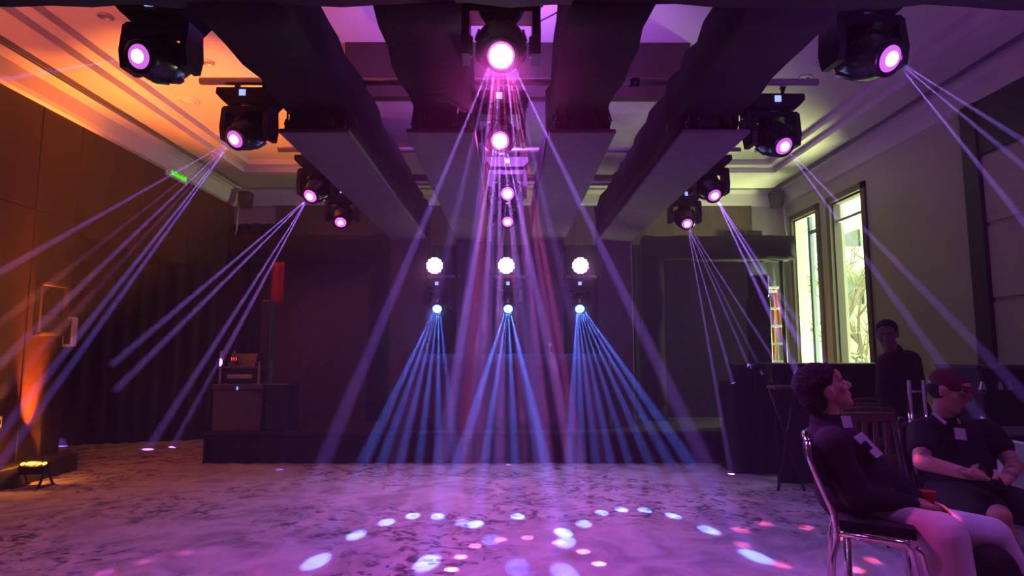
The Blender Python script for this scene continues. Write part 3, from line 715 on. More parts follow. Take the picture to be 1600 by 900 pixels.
# pleated curtains at the back
def curtain(label, x0, y0, x1, y1, z0, z1, m='drape', seed=0, amp=.05):
    b = MB(); b.drape(x0, y0, x1, y1, z0, z1, amp, .24, .015, 5, seed, .02); o = b.build('curtain', m, None, ((x0+x1)/2, (y0+y1)/2, z0)); return tag(o, label, 'curtain', None)
curtain('wide black pleated curtain closing the middle of the stage', -2.3, 9.6, 2.5, 9.6, SZ, 3.05, 'drape', 1)
curtain('black curtain at the far left behind the equipment rack', -6.7, 8.95, -3.95, 9.95, .0, 2.7, 'drape', 2)
curtain('black curtain hanging below the left wall speaker', -5.12, 11.15, -4.05, 11.15, .0, 3.72, 'drape', 3)
curtain('dark curtain hanging below the right wall speaker', 3.95, 11.22, 4.75, 11.22, 2.6, 3.62, 'drape', 4, .03)
curtain('grey curtain behind the ladder beside the far window', 4.45, 11.1, 5.1, 11.1, .0, 3.0, 'ext_glass', 6, .03)
# DJ booth
X0, X1, z1 = (633-796)/F*7.75, (953-796)/F*7.75, at(800, 553, Y=7.75).z
t = thing('dj_booth', 'wide cloth fronted booth standing at the middle of the stage', 'booth', ((X0+X1)/2, 7.9, SZ))
b = MB(); b.drape(X0, 7.73, X1, 7.73, SZ+.01, z1, .006, .5, .012, 5, 5, 0); b.build('front_cloth', 'booth_cloth', t)
b = MB(); b.box((X0, 7.75, z1-.03), (X1, 7.97, z1), ch=.006); b.build('tabletop', 'plastic', t)
for q in (X0+.03, X1-.03):
    b = MB(); b.tube([(q, 7.93, SZ), (q, 7.93, z1-.03)], .018, 8); b.build('leg', 'steel', t)
t = thing('microphone', 'tiny microphone glinting on the right end of the stage booth', 'microphone', (.52, 7.85, z1)); b = MB(); b.lathe([(.03, 0), (.03, .01), (.006, .015), (.006, .08), (.018, .09), (.02, .12), (.01, .135)], 10, Matrix.Translation((.52, 7.85, z1))); b.build('stand', 'steel', t)

# left stage equipment
t = thing('road_case', 'brownish lidded equipment case at the left front of the stage', 'case', (-3.35, 7.9, SZ))
b = MB(); b.box((-3.66, 7.62, SZ), (-3.06, 8.1, .87), ch=.01); b.build('body', 'case', t)
b = MB(); b.box((-3.67, 7.61, .885), (-3.05, 8.11, .955), ch=.01); b.build('lid', 'case', t)
b = MB(); b.box((-3.63, 7.60, .868), (-3.42, 7.63, .89)); b.build('edge_trim', 'plastic', t)
b = MB(); b.box((-3.27, 7.60, .868), (-3.07, 7.63, .89)); b.build('edge_trim', 'plastic', t)
b = MB(); b.box((-3.365, 7.595, .885), (-3.35, 7.61, .925)); b.build('pilot_light', 'led_blue', t)
t = thing('equipment_rack', 'open equipment rack with red digits on top of the brownish case', 'rack', (-3.33, 7.85, .955))
for q in (-3.60, -3.12):
    for yy in (7.66, 8.02):
        z_ = 1.37 if q < -3.3 else 1.24
        b = MB(); b.box((q-.012, yy-.012, .955), (q+.012, yy+.012, z_)); b.build('post', 'steel', t)
b = MB(); b.box((-3.56, 7.68, .965), (-3.16, 8.0, 1.13), ch=.008); a_ = b.build('amplifier', 'plastic', t)
b = MB(); b.box((-3.52, 7.665, 1.02), (-3.21, 7.68, 1.07), ch=.004); b.build('front_plate', 'steel', a_)
b = MB(); b.box((-3.58, 7.67, 1.14), (-3.14, 8.0, 1.17), ch=.005); b.build('shelf', 'case', t)
b = MB(); b.prism([(7.70, 1.17), (7.98, 1.17), (7.98, 1.33), (7.80, 1.33)], -3.53, -3.20, axis='X'); c_ = b.build('controller', 'plastic2', t)
b = MB(); b.box((-3.50, 7.69, 1.23), (-3.40, 7.71, 1.295)); dsp = b.build('display_housing', 'plastic', c_)
# three red digits, each a pair of strokes
for k in range(3):
    b = MB(); x = -3.485+k*.028
    b.box((x, 7.683, 1.245), (x+.008, 7.69, 1.283)); b.build('digit', 'led_red', dsp) if False else b.build('digit', 'led_red', c_)
t = thing('column_speaker', 'tall slim blue-grey column speaker behind the equipment rack', 'speaker', (-3.27, 8.25, SZ))
b = MB(); b.box((-3.40, 8.15, SZ), (-3.14, 8.35, SZ+.06), ch=.01); b.build('base', 'plastic', t)
b = MB(); b.box((-3.34, 8.18, SZ+.06), (-3.20, 8.32, 2.05), ch=.015); b.build('body', 'speaker', t)
t = thing('red_cloth', 'narrow red cloth hanging above the slim column speaker', 'cloth', (-3.28, 8.5, 2.05))
b = MB(); b.drape(-3.36, 8.55, -3.19, 8.55, 2.02, 2.62, .015, .12, .01, 5, 8, 0); b.build('fabric', 'red_cloth', t)
t = thing('black_case', 'black upright case right of the brownish case on the stage', 'case', (-2.9, 7.9, SZ))
b = MB(); b.box((-3.03, 7.66, SZ), (-2.75, 8.1, .955), ch=.012); b.build('body', 'plastic', t)
b = MB(); b.box((-2.97, 7.64, .7), (-2.83, 7.66, .73)); b.build('handle', 'plastic2', t)
# right tower speaker
c = at(1184, 430, Y=8.1)
t = thing('tower_speaker', 'tall black speaker tower right of the right backdrop', 'speaker', (c.x, 8.1, SZ))
b = MB(); b.box((c.x-.12, 7.98, SZ), (c.x+.11, 8.25, c.z-.3), ch=.015); b.build('body', 'plastic', t)
b = MB(); b.box((c.x-.09, 8.0, c.z-.3), (c.x+.11, 8.22, c.z), ch=.02); b.build('horn', 'plastic2', t)
for k in range(4):
    b = MB(); z_ = SZ+.25+k*.32; b.lathe([(.085, 0), (.09, .012), (.07, .012), (.03, .0)], 18, Matrix.Translation((c.x-.005, 7.98, z_)) @ Matrix.Rotation(math.pi/2, 4, 'X')); b.build('driver', 'speaker', t)

# wall speakers
for nmn, px, dx in (('left', 383, .14), ('right', 1214, -.1)):
    c = at(px, 313, Y=11.0); t = thing('wall_speaker', 'small black speaker hung high in the %s back corner' % nmn, 'speaker', (c.x, 11.2, c.z+.2))
    b = MB(); b.prism([(c.x-.11, c.z+.15), (c.x+.11, c.z+.15), (c.x+.08, c.z-.12), (c.x-.08, c.z-.12)], 10.92, 11.12); b.build('cabinet', 'plastic', t)
    b = MB(); b.prism([(c.x-.09, c.z+.13), (c.x+.09, c.z+.13), (c.x+.065, c.z-.10), (c.x-.065, c.z-.10)], 10.912, 10.92); b.build('grille', 'speaker', t)
    b = MB(); b.tube([(c.x, 11.1, c.z), (c.x, YB, c.z)], .015, 8); b.build('bracket', 'steel', t)
    s__ = 1 if nmn == 'right' else -1
    b = MB(); b.tube([(c.x+s__*.1, 11.0, c.z+.1), (c.x+s__*.13, 11.02, c.z-.2), (c.x+s__*.14, 11.02, c.z-.55), (c.x+s__*.19, 11.02, c.z-.72)], .009, 6); b.build('lead', 'steel', t)

# ladder
la, lb_ = at(1201, 452, Y=10.3), at(1196, 566, Y=10.0)
t = thing('step_ladder', 'orange step ladder with white rungs beside the far window', 'ladder', (4.35, 10.2, 0))
TL = lambda u, sx: V(4.42+sx*(.16+.10*(1-u)), 10.05+.35*u, 2.44*u)
for sx in (-1, 1):
    b = MB(); p0, p1 = TL(0, sx), TL(1, sx); b.tube([p0, p1], .032, 4); sharp(b.build('side_rail', 'orange', t))
    b = MB(); q0 = V(p0.x, 10.85, 0); b.tube([q0, TL(1, sx)+V(0, .04, 0)], .024, 4); sharp(b.build('rear_rail', 'orange', t))
for k in range(8):
    u = (k+1)/8.15; a_, c_ = TL(u, -1), TL(u, 1); b = MB(); b.box((a_.x, a_.y-.05, a_.z-.03), (c_.x, a_.y+.05, a_.z+.012), ch=.008); b.build('rung', 'white_met', t)
b = MB(); a_ = TL(1, -1); c_ = TL(1, 1); b.box((a_.x-.03, a_.y-.08, 2.43), (c_.x+.03, a_.y+.12, 2.47), ch=.01); b.build('top_cap', 'white_met', t)

# ================================================================ LEFT SIDE DETAILS
# amber uplight bar on the floor
c = V(-4.80, 6.32, 0)
t = thing('uplight_bar', 'short LED uplight glowing amber on the floor by the left wall', 'stage light', c)
Mt = Matrix.Translation(c+V(0, 0, .20)) @ Matrix.Rotation(R(8), 4, 'Z') @ Matrix.Rotation(R(28), 4, 'X')
b = MB(); b.box((-.13, -.05, -.07), (.13, .05, .03), M=Mt, ch=.01); b.build('housing', 'plastic', t)
for k in range(5):
    b = MB(); b.lathe([(.021, .03), (.021, .036), (.012, .042), (.002, .044)], 10, Mt @ Matrix.Translation((-.1+.05*k, 0, 0))); b.build('led_lens', 'led_orange', t)
for sx in (-1, 1):
    b = MB(); b.tube([(c.x+sx*.125, c.y-.09, .012), (c.x+sx*.125, c.y-.01, .19)], .012, 6); b.tube([(c.x+sx*.125, c.y+.1, .012), (c.x+sx*.125, c.y+.0, .19)], .012, 6); b.box((c.x+sx*.125-.015, c.y-.11, 0), (c.x+sx*.125+.015, c.y+.12, .012)); b.build('leg', 'plastic', t)
# framed niche and small box on the wall
y0, y1 = yl(52, -WX), yl(98, -WX); z0, z1 = at(70, 524, X=-WX).z, at(70, 442, X=-WX).z
t = thing('wall_niche', 'tall framed wall fitting above the amber light column', 'fitting', (-WX, (y0+y1)/2, z0))
b = MB(); fw = .03
for a_ in ((y0, y0+fw, z0, z1), (y1-fw, y1, z0, z1), (y0, y1, z0, z0+fw), (y0, y1, z1-fw, z1)): b.box((-WX, a_[0], a_[2]), (-WX+.06, a_[1], a_[3]))
b.build('frame', 'trim_wood', t)
b = MB(); b.box((-WX, y0+fw, z0+fw), (-WX+.03, y1-fw, z0+.22), ch=.005); b.build('lower_panel', 'case', t)
b = MB(); b.box((-WX, y0+fw, z0+.22), (-WX+.01, y1-fw, z1-fw)); b.build('dark_panel', 'plastic2', t)
y0, y1 = yl(97, -WX)+.02, 7.19; z0, z1 = at(105, 542, X=-WX).z, at(105, 496, X=-WX).z
t = thing('control_box', 'small white wall box with red pilot light at the left wall end', 'box', (-WX, (y0+y1)/2, z0))
b = MB(); b.box((-WX, y0, z0), (-WX+.12, y1, z1), ch=.008); b.build('body', 'white_met', t)
b = MB(); b.box((-WX+.03, y0-.012, z0+.03), (-WX+.10, y0, z1-.03), ch=.004); b.build('door', 'plastic', t)
b = MB(); b.ell((-WX+.02, y0-.008, (z0+z1)/2+.02), .014, seg=10, rings=6); b.build('pilot_light', 'led_red', t)
t = thing('wall_socket', 'small wall socket plate low on the left wall', 'socket', (-WX, yl(8, -WX), .62)); yy = yl(8, -WX)
b = MB(); b.box((-WX, yy-.06, .58), (-WX+.012, yy+.06, .70), ch=.004); pl_ = b.build('plate', 'white_met', t)
for q in (-.025, .025):
    b = MB(); b.box((-WX+.012, yy+q-.012, .62), (-WX+.016, yy+q+.012, .66)); b.build('outlet', 'plastic', t)
# exit sign mounted on the band over the left wall
ysn = yl(258, -WX+.06); zs_ = at(268, 261, X=-WX+.06).z
t = thing('exit_sign', 'green lit exit sign high on the left wall', 'sign', (-WX+.005, ysn+.2, zs_))
b = MB(); b.box((-WX+.0, ysn-.14, zs_-.14), (-WX+.03, ysn-.09, zs_+.18)); b.box((-WX+.0, ysn-.10, zs_-.14), (-WX+.05, ysn+.42, zs_+.13), ch=.008); b.build('housing', 'white_met', t)
b = MB(); b.box((-WX+.05, ysn-.05, zs_-.105), (-WX+.056, ysn+.38, zs_+.10)); face = b.build('face', 'exit_green', t)
S = {'E': [((0, 0), (0, 1)), ((0, 0), (.7, 0)), ((0, .5), (.6, .5)), ((0, 1), (.7, 1))], 'X': [((0, 0), (.8, 1)), ((0, 1), (.8, 0))], 'I': [((.1, 0), (.1, 1))], 'T': [((0, 1), (.8, 1)), ((.4, 0), (.4, 1))]}
x = ysn
for ch, wd in (('E', .095), ('X', .105), ('I', .05), ('T', .09)):
    b = MB()
    for (p, q) in S[ch]: b.tube([(-WX+.058, x+p[0]*.09, zs_-.065+p[1]*.13), (-WX+.058, x+q[0]*.09, zs_-.065+q[1]*.13)], .0055, 4)
    b.build('letter', 'exit_dark', face); x += wd
# ceiling fittings
def disc(name, label, px, py, z, r, m, inner=None):
    c = at(px, py, Z=z); t = thing(name, label, 'ceiling fitting', (c.x, c.y, z))
    b = MB(); b.lathe([(r, -.0), (r, -.012), (r*.8, -.02), (r*.78, -.008)], 24, Matrix.Translation((c.x, c.y, z))); b.build('trim_ring', m, t)
    b = MB(); b.lathe([(r*.78, -.006), (r*.5, -.003 if inner else -.035), (.01, -.002 if inner else -.04)], 20, Matrix.Translation((c.x, c.y, z))); b.build('lens' if inner else 'dome', inner or m, t)
disc('downlight', 'recessed downlight in the purple right ceiling, nearest the camera', 1286, 98, ZC, .075, 'steel', 'plastic')
disc('downlight', 'recessed downlight in the right ceiling just left of the other', 1258, 120, ZC, .07, 'steel', 'paint')
disc('downlight', 'recessed downlight in the left ceiling between lamps and truss', 325, 97, ZC, .07, 'steel', 'plastic')
disc('downlight', 'faint recessed downlight at the far upper left ceiling', 165, 25, ZC, .07, 'steel', 'paint')
disc('ceiling_speaker', 'round flush speaker grille in the orange left ceiling', 295, 157, ZC, .13, 'paint')
disc('smoke_detector', 'small round detector on the right ceiling beside the rear moving head', 1184, 236, ZC, .05, 'paint')

# ================================================================ RIGHT SIDE FURNITURE
t = thing('draped_console', 'long black draped console under the windows', 'table', (3.4, 6.6, 0))
c0, c1 = (1204-796)/F*6.4, (1374-796)/F*6.4; z1 = at(1290, 568, Y=6.4).z
b = MB(); b.box((c0, 6.4, z1-.04), (c1+.2, 7.0, z1), ch=.01); b.build('tabletop', 'plastic', t)
b = MB(); b.drape(c0, 6.38, c1+.2, 6.38, .01, z1-.02, .02, .3, .012, 5, 11, 0); b.build('cloth', 'drape', t)
for q in (c0+.05, c1+.1):
    b = MB(); b.box((q-.03, 6.9, 0), (q+.03, 6.96, z1-.04)); b.build('leg', 'plastic', t)
t = thing('covered_stack', 'low black cloth covered stack at the right stage corner', 'stack', (2.75, 7.1, 0))
b = MB(); b.cloth_box((2.52, 6.95, 0), (3.0, 7.4, 1.0), .14, .03, 71); b.cloth_box((2.62, 7.0, .9), (2.95, 7.3, 1.2), .1, .03, 72); b.build('cover', 'drape', t)
c = at(1222, 604, Y=6.2)
t = thing('keyboard_stand', 'dark folding stand with pale front edge beside the draped console', 'stand', (c.x, 6.1, 0))
b = MB(); b.box((c.x-.14, 6.05, c.z-.02), (c.x+.14, 6.25, c.z+.012), ch=.006); b.build('shelf', 'grey_board', t)
for q in (-1, 1):
    b = MB(); b.tube([(c.x-q*.13, 6.1, 0), (c.x+q*.13, 6.2, c.z-.02)], .014, 6); b.build('leg', 'plastic', t)
# flight cases far right
c = at(1528, 572, Y=5.0); c2 = at(1650, 572, Y=5.0)
t = thing('flight_case', 'black flight case with pale latches at the right wall', 'case', ((c.x+c2.x)/2-.1, 5.2, 0))
b = MB(); b.box((c.x, 5.0, .0), (c2.x, 5.5, c.z-.005), ch=.012); b.build('body', 'plastic', t)
b = MB(); b.box((c.x-.006, 4.994, c.z-.02), (c2.x, 5.5, c.z+.004)); b.build('edge_trim', 'grey_board', t)
b = MB(); b.box((c.x-.006, 4.994, .3), (c.x+.02, 5.01, c.z)); b.build('edge_trim', 'grey_board', t)
for px in (1533, 1560, 1574):
    p = at(px, 603, Y=5.0); b = MB(); b.prism([(p.x-.025, p.z-.03), (p.x+.025, p.z-.03), (p.x+.012, p.z+.015), (p.x+.004, p.z+.035), (p.x-.01, p.z+.035)], 4.975, 5.0); b.build('latch', 'steel', t)
# chairs
def banquet_chair(label, X, Y, rz, frame='chrome', pad='black_cloth', slats=False, zs=.45):
    t = thing('chair', label, 'chair', (X, Y, 0)); M = Matrix.Translation((X, Y, 0)) @ Matrix.Rotation(rz, 4, 'Z')
    W = .20                                 # faces +x locally
    b = MB(); b.box((-.2, -W, zs-.06), (.22, W, zs), M=M, ch=.025); b.build('seat', pad, t)
    if not slats:
        b = MB(); b.box((-.245, -W+.02, .55), (-.205, W-.02, .88), M=M @ Matrix.Translation((-.0, 0, 0)), ch=.018); b.build('backrest', pad, t)
    else:
        b = MB(); b.box((-.25, -W, .80), (-.215, W, .88), M=M, ch=.01); b.build('backrest', frame, t)
        b = MB(); b.box((-.24, -W, .50), (-.215, W, .55), M=M, ch=.006); b.build('lower_rail', frame, t)
        for k in range(4):
            q = -.13+.087*k; b = MB(); b.box((-.238, q-.018, .54), (-.222, q+.018, .81), M=M); b.build('slat', frame, t)
    for s__ in (-1, 1):
        b = MB(); b.tube([(-.25, s__*W, .90), (-.235, s__*W, .7), (-.20, s__*W, .5), (-.185, s__*W, .38), (-.23, s__*W, .1), (-.25, s__*W, 0)], .012, 10, M=M); b.build('leg', frame, t)
        b = MB(); b.tube([(-.19, s__*W, .40), (.19, s__*W, .40), (.215, s__*W, .37), (.25, s__*W, 0)], .012, 10, M=M); b.build('leg', frame, t)
    b = MB(); b.tube([(-.25, -W, .9), (-.255, 0, .915), (-.25, W, .9)], .012, 10, M=M); b.build('top_rail', frame, t)
    b = MB(); b.tube([(.19, -W, .39), (.19, W, .39)], .010, 8, M=M); b.build('front_rail', frame, t)
    return t
cc = at(1292, 832, Y=2.86)
ch1 = thing('chair', 'chrome framed banquet chair under the person in cream trousers', 'chair', (1.80, 3.04, 0))
def px(pts, Y_, dx=0): return [at(x, y, Y=Y_)+V(dx, 0, 0) for x, y in pts]
OF = V(.20, .40, 0)                       # from the near side of the chair to its far side
YN1, YN3 = 2.80, 2.66
backp = px([(1262, 690), (1266, 720), (1284, 762), (1301, 800), (1309, 838), (1302, 872)], YN1)
f0, f1, f2 = at(1326, 836, Y=YN1-.02), at(1418, 842, Y=YN3), at(1440, 846, Y=YN3-.03)
zs0 = f0.z
for of in (V(0, 0, 0), OF):
    b = MB(); b.tube([p+of for p in backp]+[V(backp[-1].x-.04, YN1, 0)+of], .012, 12); b.build('leg', 'chrome', ch1)
    b = MB(); b.tube([V(backp[4].x, YN1, zs0)+of, V(f1.x-.01, f1.y, zs0)+of, V(f1.x+.015, f1.y, zs0-.03)+of, V(f1.x+.07, f1.y-.03, 0)+of], .012, 12); b.build('leg', 'chrome', ch1)
    b = MB(); b.tube([V(f2.x-.02, f2.y, zs0-.01)+of, V(f2.x, f2.y, zs0-.04)+of, V(f2.x+.06, f2.y-.03, 0)+of], .011, 12); b.build('leg', 'chrome', ch1)
    b = MB(); b.tube([V(f0.x, f0.y, zs0)+of, V(f0.x-.01, f0.y, 0)+of], .010, 12); b.build('leg', 'chrome', ch1)
b = MB(); b.tube([backp[0], backp[0]+OF*.5+V(-.02, .01, .01), backp[0]+OF], .012, 12); b.build('top_rail', 'chrome', ch1)
b = MB(); b.tube([V(f1.x, f1.y, zs0), V(f1.x, f1.y, zs0)+OF], .010, 10); b.build('front_rail', 'chrome', ch1)
def slab(corners, up):
    k = list(corners); m_ = MB(); m_.add(k+[p+up for p in k], [(3, 2, 1, 0), (4, 5, 6, 7), (0, 1, 5, 4), (1, 2, 6, 5), (2, 3, 7, 6), (3, 0, 4, 7)]); return m_
e = OF*.04
slab([V(backp[4].x+.01, YN1, zs0+.01)+e, V(f1.x+.03, f1.y-.02, zs0+.01)+e, V(f1.x+.03, f1.y-.02, zs0+.01)+OF-e, V(backp[4].x+.01, YN1, zs0+.01)+OF-e], V(0, 0, .045)).build('seat', 'black_cloth', ch1)
slab([backp[0]+e+V(0, 0, -.02), backp[2]+e, backp[2]+OF-e, backp[0]+OF-e+V(0, 0, -.02)], V(.028, -.014, 0)).build('backrest', 'black_cloth', ch1)
banquet_chair('dark chair under the man in the maroon cap', 2.80, 3.95, R(-35), 'plastic2')
banquet_chair('brown wooden slat back chair left of the capped man', 2.83, 4.62, R(-90), 'brown_wood', 'drape', True)
banquet_chair('brown wooden slat back chair farther behind, beside the console', 3.35, 5.5, R(-90), 'brown_wood', 'drape', True)
# chrome stand
t = thing('chrome_stand', 'upright chrome double post stand behind the capped man', 'stand', (at(1430, 600, Y=4.9).x, 4.9, 0))
for px in (1419, 1441):
    c = at(px, 594, Y=4.9); b = MB(); b.tube([(c.x+.01, 4.9, 0), (c.x, 4.9, c.z)], .019, 10); b.build('post', 'chrome', t)
a_, c_ = at(1419, 612, Y=4.9), at(1441, 612, Y=4.9); b = MB(); b.tube([a_, c_], .012, 8); b.build('crossbar', 'chrome', t)
b = MB(); b.tube([V(a_.x-.1, 4.7, .012), V(a_.x-.1, 5.1, .012)], .012, 8); b.tube([V(c_.x+.1, 4.7, .012), V(c_.x+.1, 5.1, .012)], .012, 8); b.tube([V(a_.x-.1, 4.9, .012), V(c_.x+.1, 4.9, .012)], .012, 8); b.build('foot', 'chrome', t)
# table edge far right
c = at(1560, 678, Y=4.35)
t = thing('side_table', 'small dark table at the right picture edge behind the capped man', 'table', (c.x+.35, 4.55, 0))
b = MB(); b.box((c.x, 4.35, c.z-.025), (c.x+.8, 4.8, c.z), ch=.006); b.build('tabletop', 'grey_board', t)
for q in (.06, .74):
    b = MB(); b.tube([(c.x+q, 4.75, 0), (c.x+q, 4.75, c.z-.02)], .015, 8); b.build('leg', 'plastic', t)
# plastic bag / pale cloth at the right edge
c = at(1596, 722, Y=3.95)
t = thing('plastic_chair', 'violet tinted white plastic chair cut by the right edge', 'chair', (c.x+.25, 3.95, 0))
b = MB(); b.box((c.x+.02, 3.75, .42), (c.x+.46, 4.15, .45), ch=.01); b.build('seat', 'white', t)
b = MB(); b.box((c.x, 3.74, .45), (c.x+.03, 4.16, .78), ch=.012); b.build('backrest', 'white', t)
for q in ((c.x+.03, 3.78), (c.x+.43, 3.78), (c.x+.03, 4.12), (c.x+.43, 4.12)):
    b = MB(); b.tube([(q[0], q[1], 0), (q[0], q[1], .43)], .016, 8); b.build('leg', 'white', t)

# ================================================================ PEOPLE
def head_shape(b, c, look, up=(0, 0, 1), s=1.0):
    """skull, jaw, nose, lips, brow, ears; look = facing direction"""
    f = Vector(look).normalized(); u0 = Vector(up); r_ = f.cross(u0).normalized(); u = r_.cross(f).normalized()
    B = Matrix((r_, f, u)).transposed().to_4x4(); c = Vector(c)
    def W(x, y, z): return c + (B @ V(x, y, z))*s
    def E(p, r): b.ell(W(*p), tuple(k*s for k in r), M=B, seg=20, rings=14)
    E((0, -.012, .03), (.076, .095, .090)); E((0, .022, -.015), (.064, .070, .085)); E((0, .045, -.062), (.045, .042, .042))
    E((0, .072, -.092), (.022, .018, .018)); E((0, .074, .030), (.052, .020, .016)); E((0, .060, .055), (.058, .035, .035))
    b.cap(W(0, .083, .022), W(0, .108, -.012), .010*s, .014*s); E((0, .102, -.018), (.018, .012, .010))
    E((0, .088, -.047), (.024, .010, .008)); E((0, .085, -.060), (.021, .010, .008))
    for q in (-1, 1):
        E((q*.040, .060, -.012), (.026, .024, .024)); E((q*.077, -.004, .0), (.010, .020, .032)); E((q*.083, -.010, .010), (.007, .018, .022))
    return W, B
def face_parts(body, W, B, s=1.0, hairm='hair'):
    for q in (-1, 1):
        b = MB(); b.ell(W(q*.031, .0775, .008), (.012*s, .007*s, .007*s), M=B, seg=12, rings=8); e = b.build('eye', 'eye', body)
        b = MB(); b.ell(W(q*.031, .0825, .008), (.0055*s, .0035*s, .0055*s), M=B, seg=10, rings=6); b.build('iris', 'plastic', body)
        b = MB(); b.cap(W(q*.014, .094, .028), W(q*.048, .080, .034), .0042*s, .0035*s, 8); b.build('eyebrow', hairm, body)
def hand(b, wrist, palm_dir, palm_nrm, side, curl=.5, s=1.0):
    """palm + five fingers; palm_nrm points out of the palm; side +1/-1 which edge the thumb leaves"""
    d = Vector(palm_dir).normalized(); n = Vector(palm_nrm); n = (n-d*n.dot(d)).normalized(); l = d.cross(n)*side
    w = Vector(wrist)
    for k in range(4):
        b.cap(w+l*(.018-.012*k)*s, w+d*.075*s+l*(.033-.021*k)*s, .015*s, .0125*s, 10)
    for k, ln in enumerate((.070, .078, .073, .058)):
        p = w+d*.078*s+l*(.033-.021*k)*s; dd = d.copy(); r = .0098*s
        for j, fr in enumerate((.45, .32, .23)):
            a = curl*(.55, .9, .8)[j]; dd = (dd*math.cos(a)+n*math.sin(a)).normalized(); n2 = n
            q = p+dd*ln*fr*s; b.cap(p, q, r, r*.92, 10); p = q; r *= .93
    p = w+d*.022*s+l*.026*s; dd = (d*.75+l*.75+n*.25).normalized(); q = p+dd*.040*s; b.cap(p, q, .0145*s, .012*s, 10); dd = (d*.95+l*.25+n*.4).normalized(); b.cap(q, q+dd*.034*s, .012*s, .010*s, 10)

# ---- man in cream trousers, slouched on the chrome chair, looking up to the right
P = lambda x, y, Y: at(x, y, Y=Y)
t = thing('person', 'seated person in dark long-sleeved top and cream trousers, looking up', 'person', (1.80, 3.04, 0))
hd = P(1291, 611, 3.02); hl = V(.90, -.20, .40)
b = MB(); W, B = head_shape(b, hd, hl, s=1.0)
nk = P(1298, 664, 3.03); b.cap(nk-V(.02, 0, .02), hd+V(.0, 0, -.03), .066, .058)
pel = P(1358, 803, 3.04)
b.cap(nk+V(.03, 0, -.14), P(1340, 745, 3.03), .125, .13); b.cap(P(1340, 745, 3.03), pel, .13, .14); b.cap(P(1304, 697, 2.90), P(1304, 697, 3.17), .065, .065)
shN, shF = P(1303, 703, 2.89), P(1306, 695, 3.20); elN, elF = P(1338, 776, 2.86), P(1352, 772, 3.24); wrN, wrF = P(1430, 787, 2.86), P(1430, 782, 3.06)
for a_, e_, w_ in ((shN, elN, wrN), (shF, elF, wrF)): b.cap(a_, e_, .05, .042); b.cap(e_, w_, .040, .028)
hand(b, wrN+V(.005, 0, 0), V(.95, .25, -.12), V(0, .3, -1), 1, .55)
hand(b, wrF+V(.0, 0, 0), V(.9, -.35, -.12), V(0, -.3, -1), -1, .5)
hpN, hpF = P(1375, 815, 2.94), P(1380, 806, 3.14); knN, knF = P(1470, 838, 2.72), P(1548, 838, 3.02)
anN, anF = V(knN.x+.03, 2.72, .10), V(knF.x+.14, 2.96, .10)
for h_, k_, a_ in ((hpN, knN, anN), (hpF, knF, anF)): b.cap(h_, k_, .085, .06); b.cap(k_, a_, .055, .038); b.cap(a_-V(.03, 0, .03), a_+V(.15, 0, -.055), .038, .03)
body = b.build('body', 'skin', t); remesh(body, .0065, 3)
face_parts(t, W, B)
# hair: curly top, short neck
b = MB(); rnd = random.Random(2)
b.ell(W(0, -.036, .058), (.092, .104, .090), M=B, seg=20, rings=12); b.ell(W(0, -.068, -.005), (.082, .068, .092), M=B)
for k in range(150):
    a_, e_ = rnd.uniform(0, 2*math.pi), rnd.uniform(-.1, 1.45); d_ = V(math.cos(e_)*math.cos(a_), math.cos(e_)*math.sin(a_), math.sin(e_))
    p = W(d_.x*.086, -.025+d_.y*.094, .058+d_.z*.078)
    if d_.y > .65 and d_.z < .45: continue
    b.ell(p, rnd.uniform(.012, .021), seg=8, rings=6)
for k in range(16): b.ell(W(-.055+.0075*k, .055+rnd.uniform(-.012, .012), .095+rnd.uniform(-.01, .012)), rnd.uniform(.014, .022), seg=8, rings=6)
h_ = b.build('hair', 'hair', t); remesh(h_, .006, 1)
# top
b = MB()
b.cap(P(1300, 700, 3.03), P(1334, 742, 3.03), .135, .165); b.cap(P(1334, 742, 3.03), P(1354, 790, 3.04), .165, .155); b.cap(P(1345, 738, 3.02), P(1398, 772, 3.02), .130, .105); b.cap(P(1350, 780, 3.04), P(1352, 798, 3.04), .16, .14); b.cap(P(1330, 765, 3.04), P(1344, 790, 3.04), .17, .15)
b.cap(P(1303, 694, 2.88), P(1303, 694, 3.18), .085, .085); b.cap(nk+V(-.015, 0, -.03), nk+V(-.02, 0, .028), .088, .076)
for a_, e_, w_ in ((shN, elN, wrN), (shF, elF, wrF)): b.cap(a_, e_, .078, .066); b.cap(e_, w_-V(.02, 0, 0), .066, .042)
s1 = b.build('long_sleeved_top', 'tee', t); remesh(s1, .010, 14, .6)
b = MB()
for h_, k_, a_ in ((hpN, knN, anN), (hpF, knF, anF)):
    b.cap(h_, k_, .098, .100 if k_ is knN else .092); b.cap(k_, a_+V(0, 0, .06), .105 if k_ is knN else .085, .115 if k_ is knN else .07)
b.cap(hpN, hpF, .10, .10)
tr_ = b.build('trousers', 'trousers', t); remesh(tr_, .010, 5)
b = MB(); q = knF+V(-.085, -.11, -.10); b.cap(q, V(q.x+.10, q.y-.02, .12), .095, .085); o = b.build('trouser_stripe', 'shorts', t); remesh(o, .012, 2)
b = MB(); q = knF+V(.055, -.085, -.15); b.cap(q, V(q.x+.10, q.y-.01, .15), .022, .03); o = b.build('trouser_piping', 'red_cloth', t)
for a_ in (anN, anF):
    b = MB(); b.cap(a_-V(.03, 0, .045), a_+V(.14, 0, -.06), .048, .038); b.cap(a_-V(.02, 0, .02), a_+V(0, 0, .02), .045, .045); o = b.build('shoe', 'shoe', t); remesh(o, .01, 2)
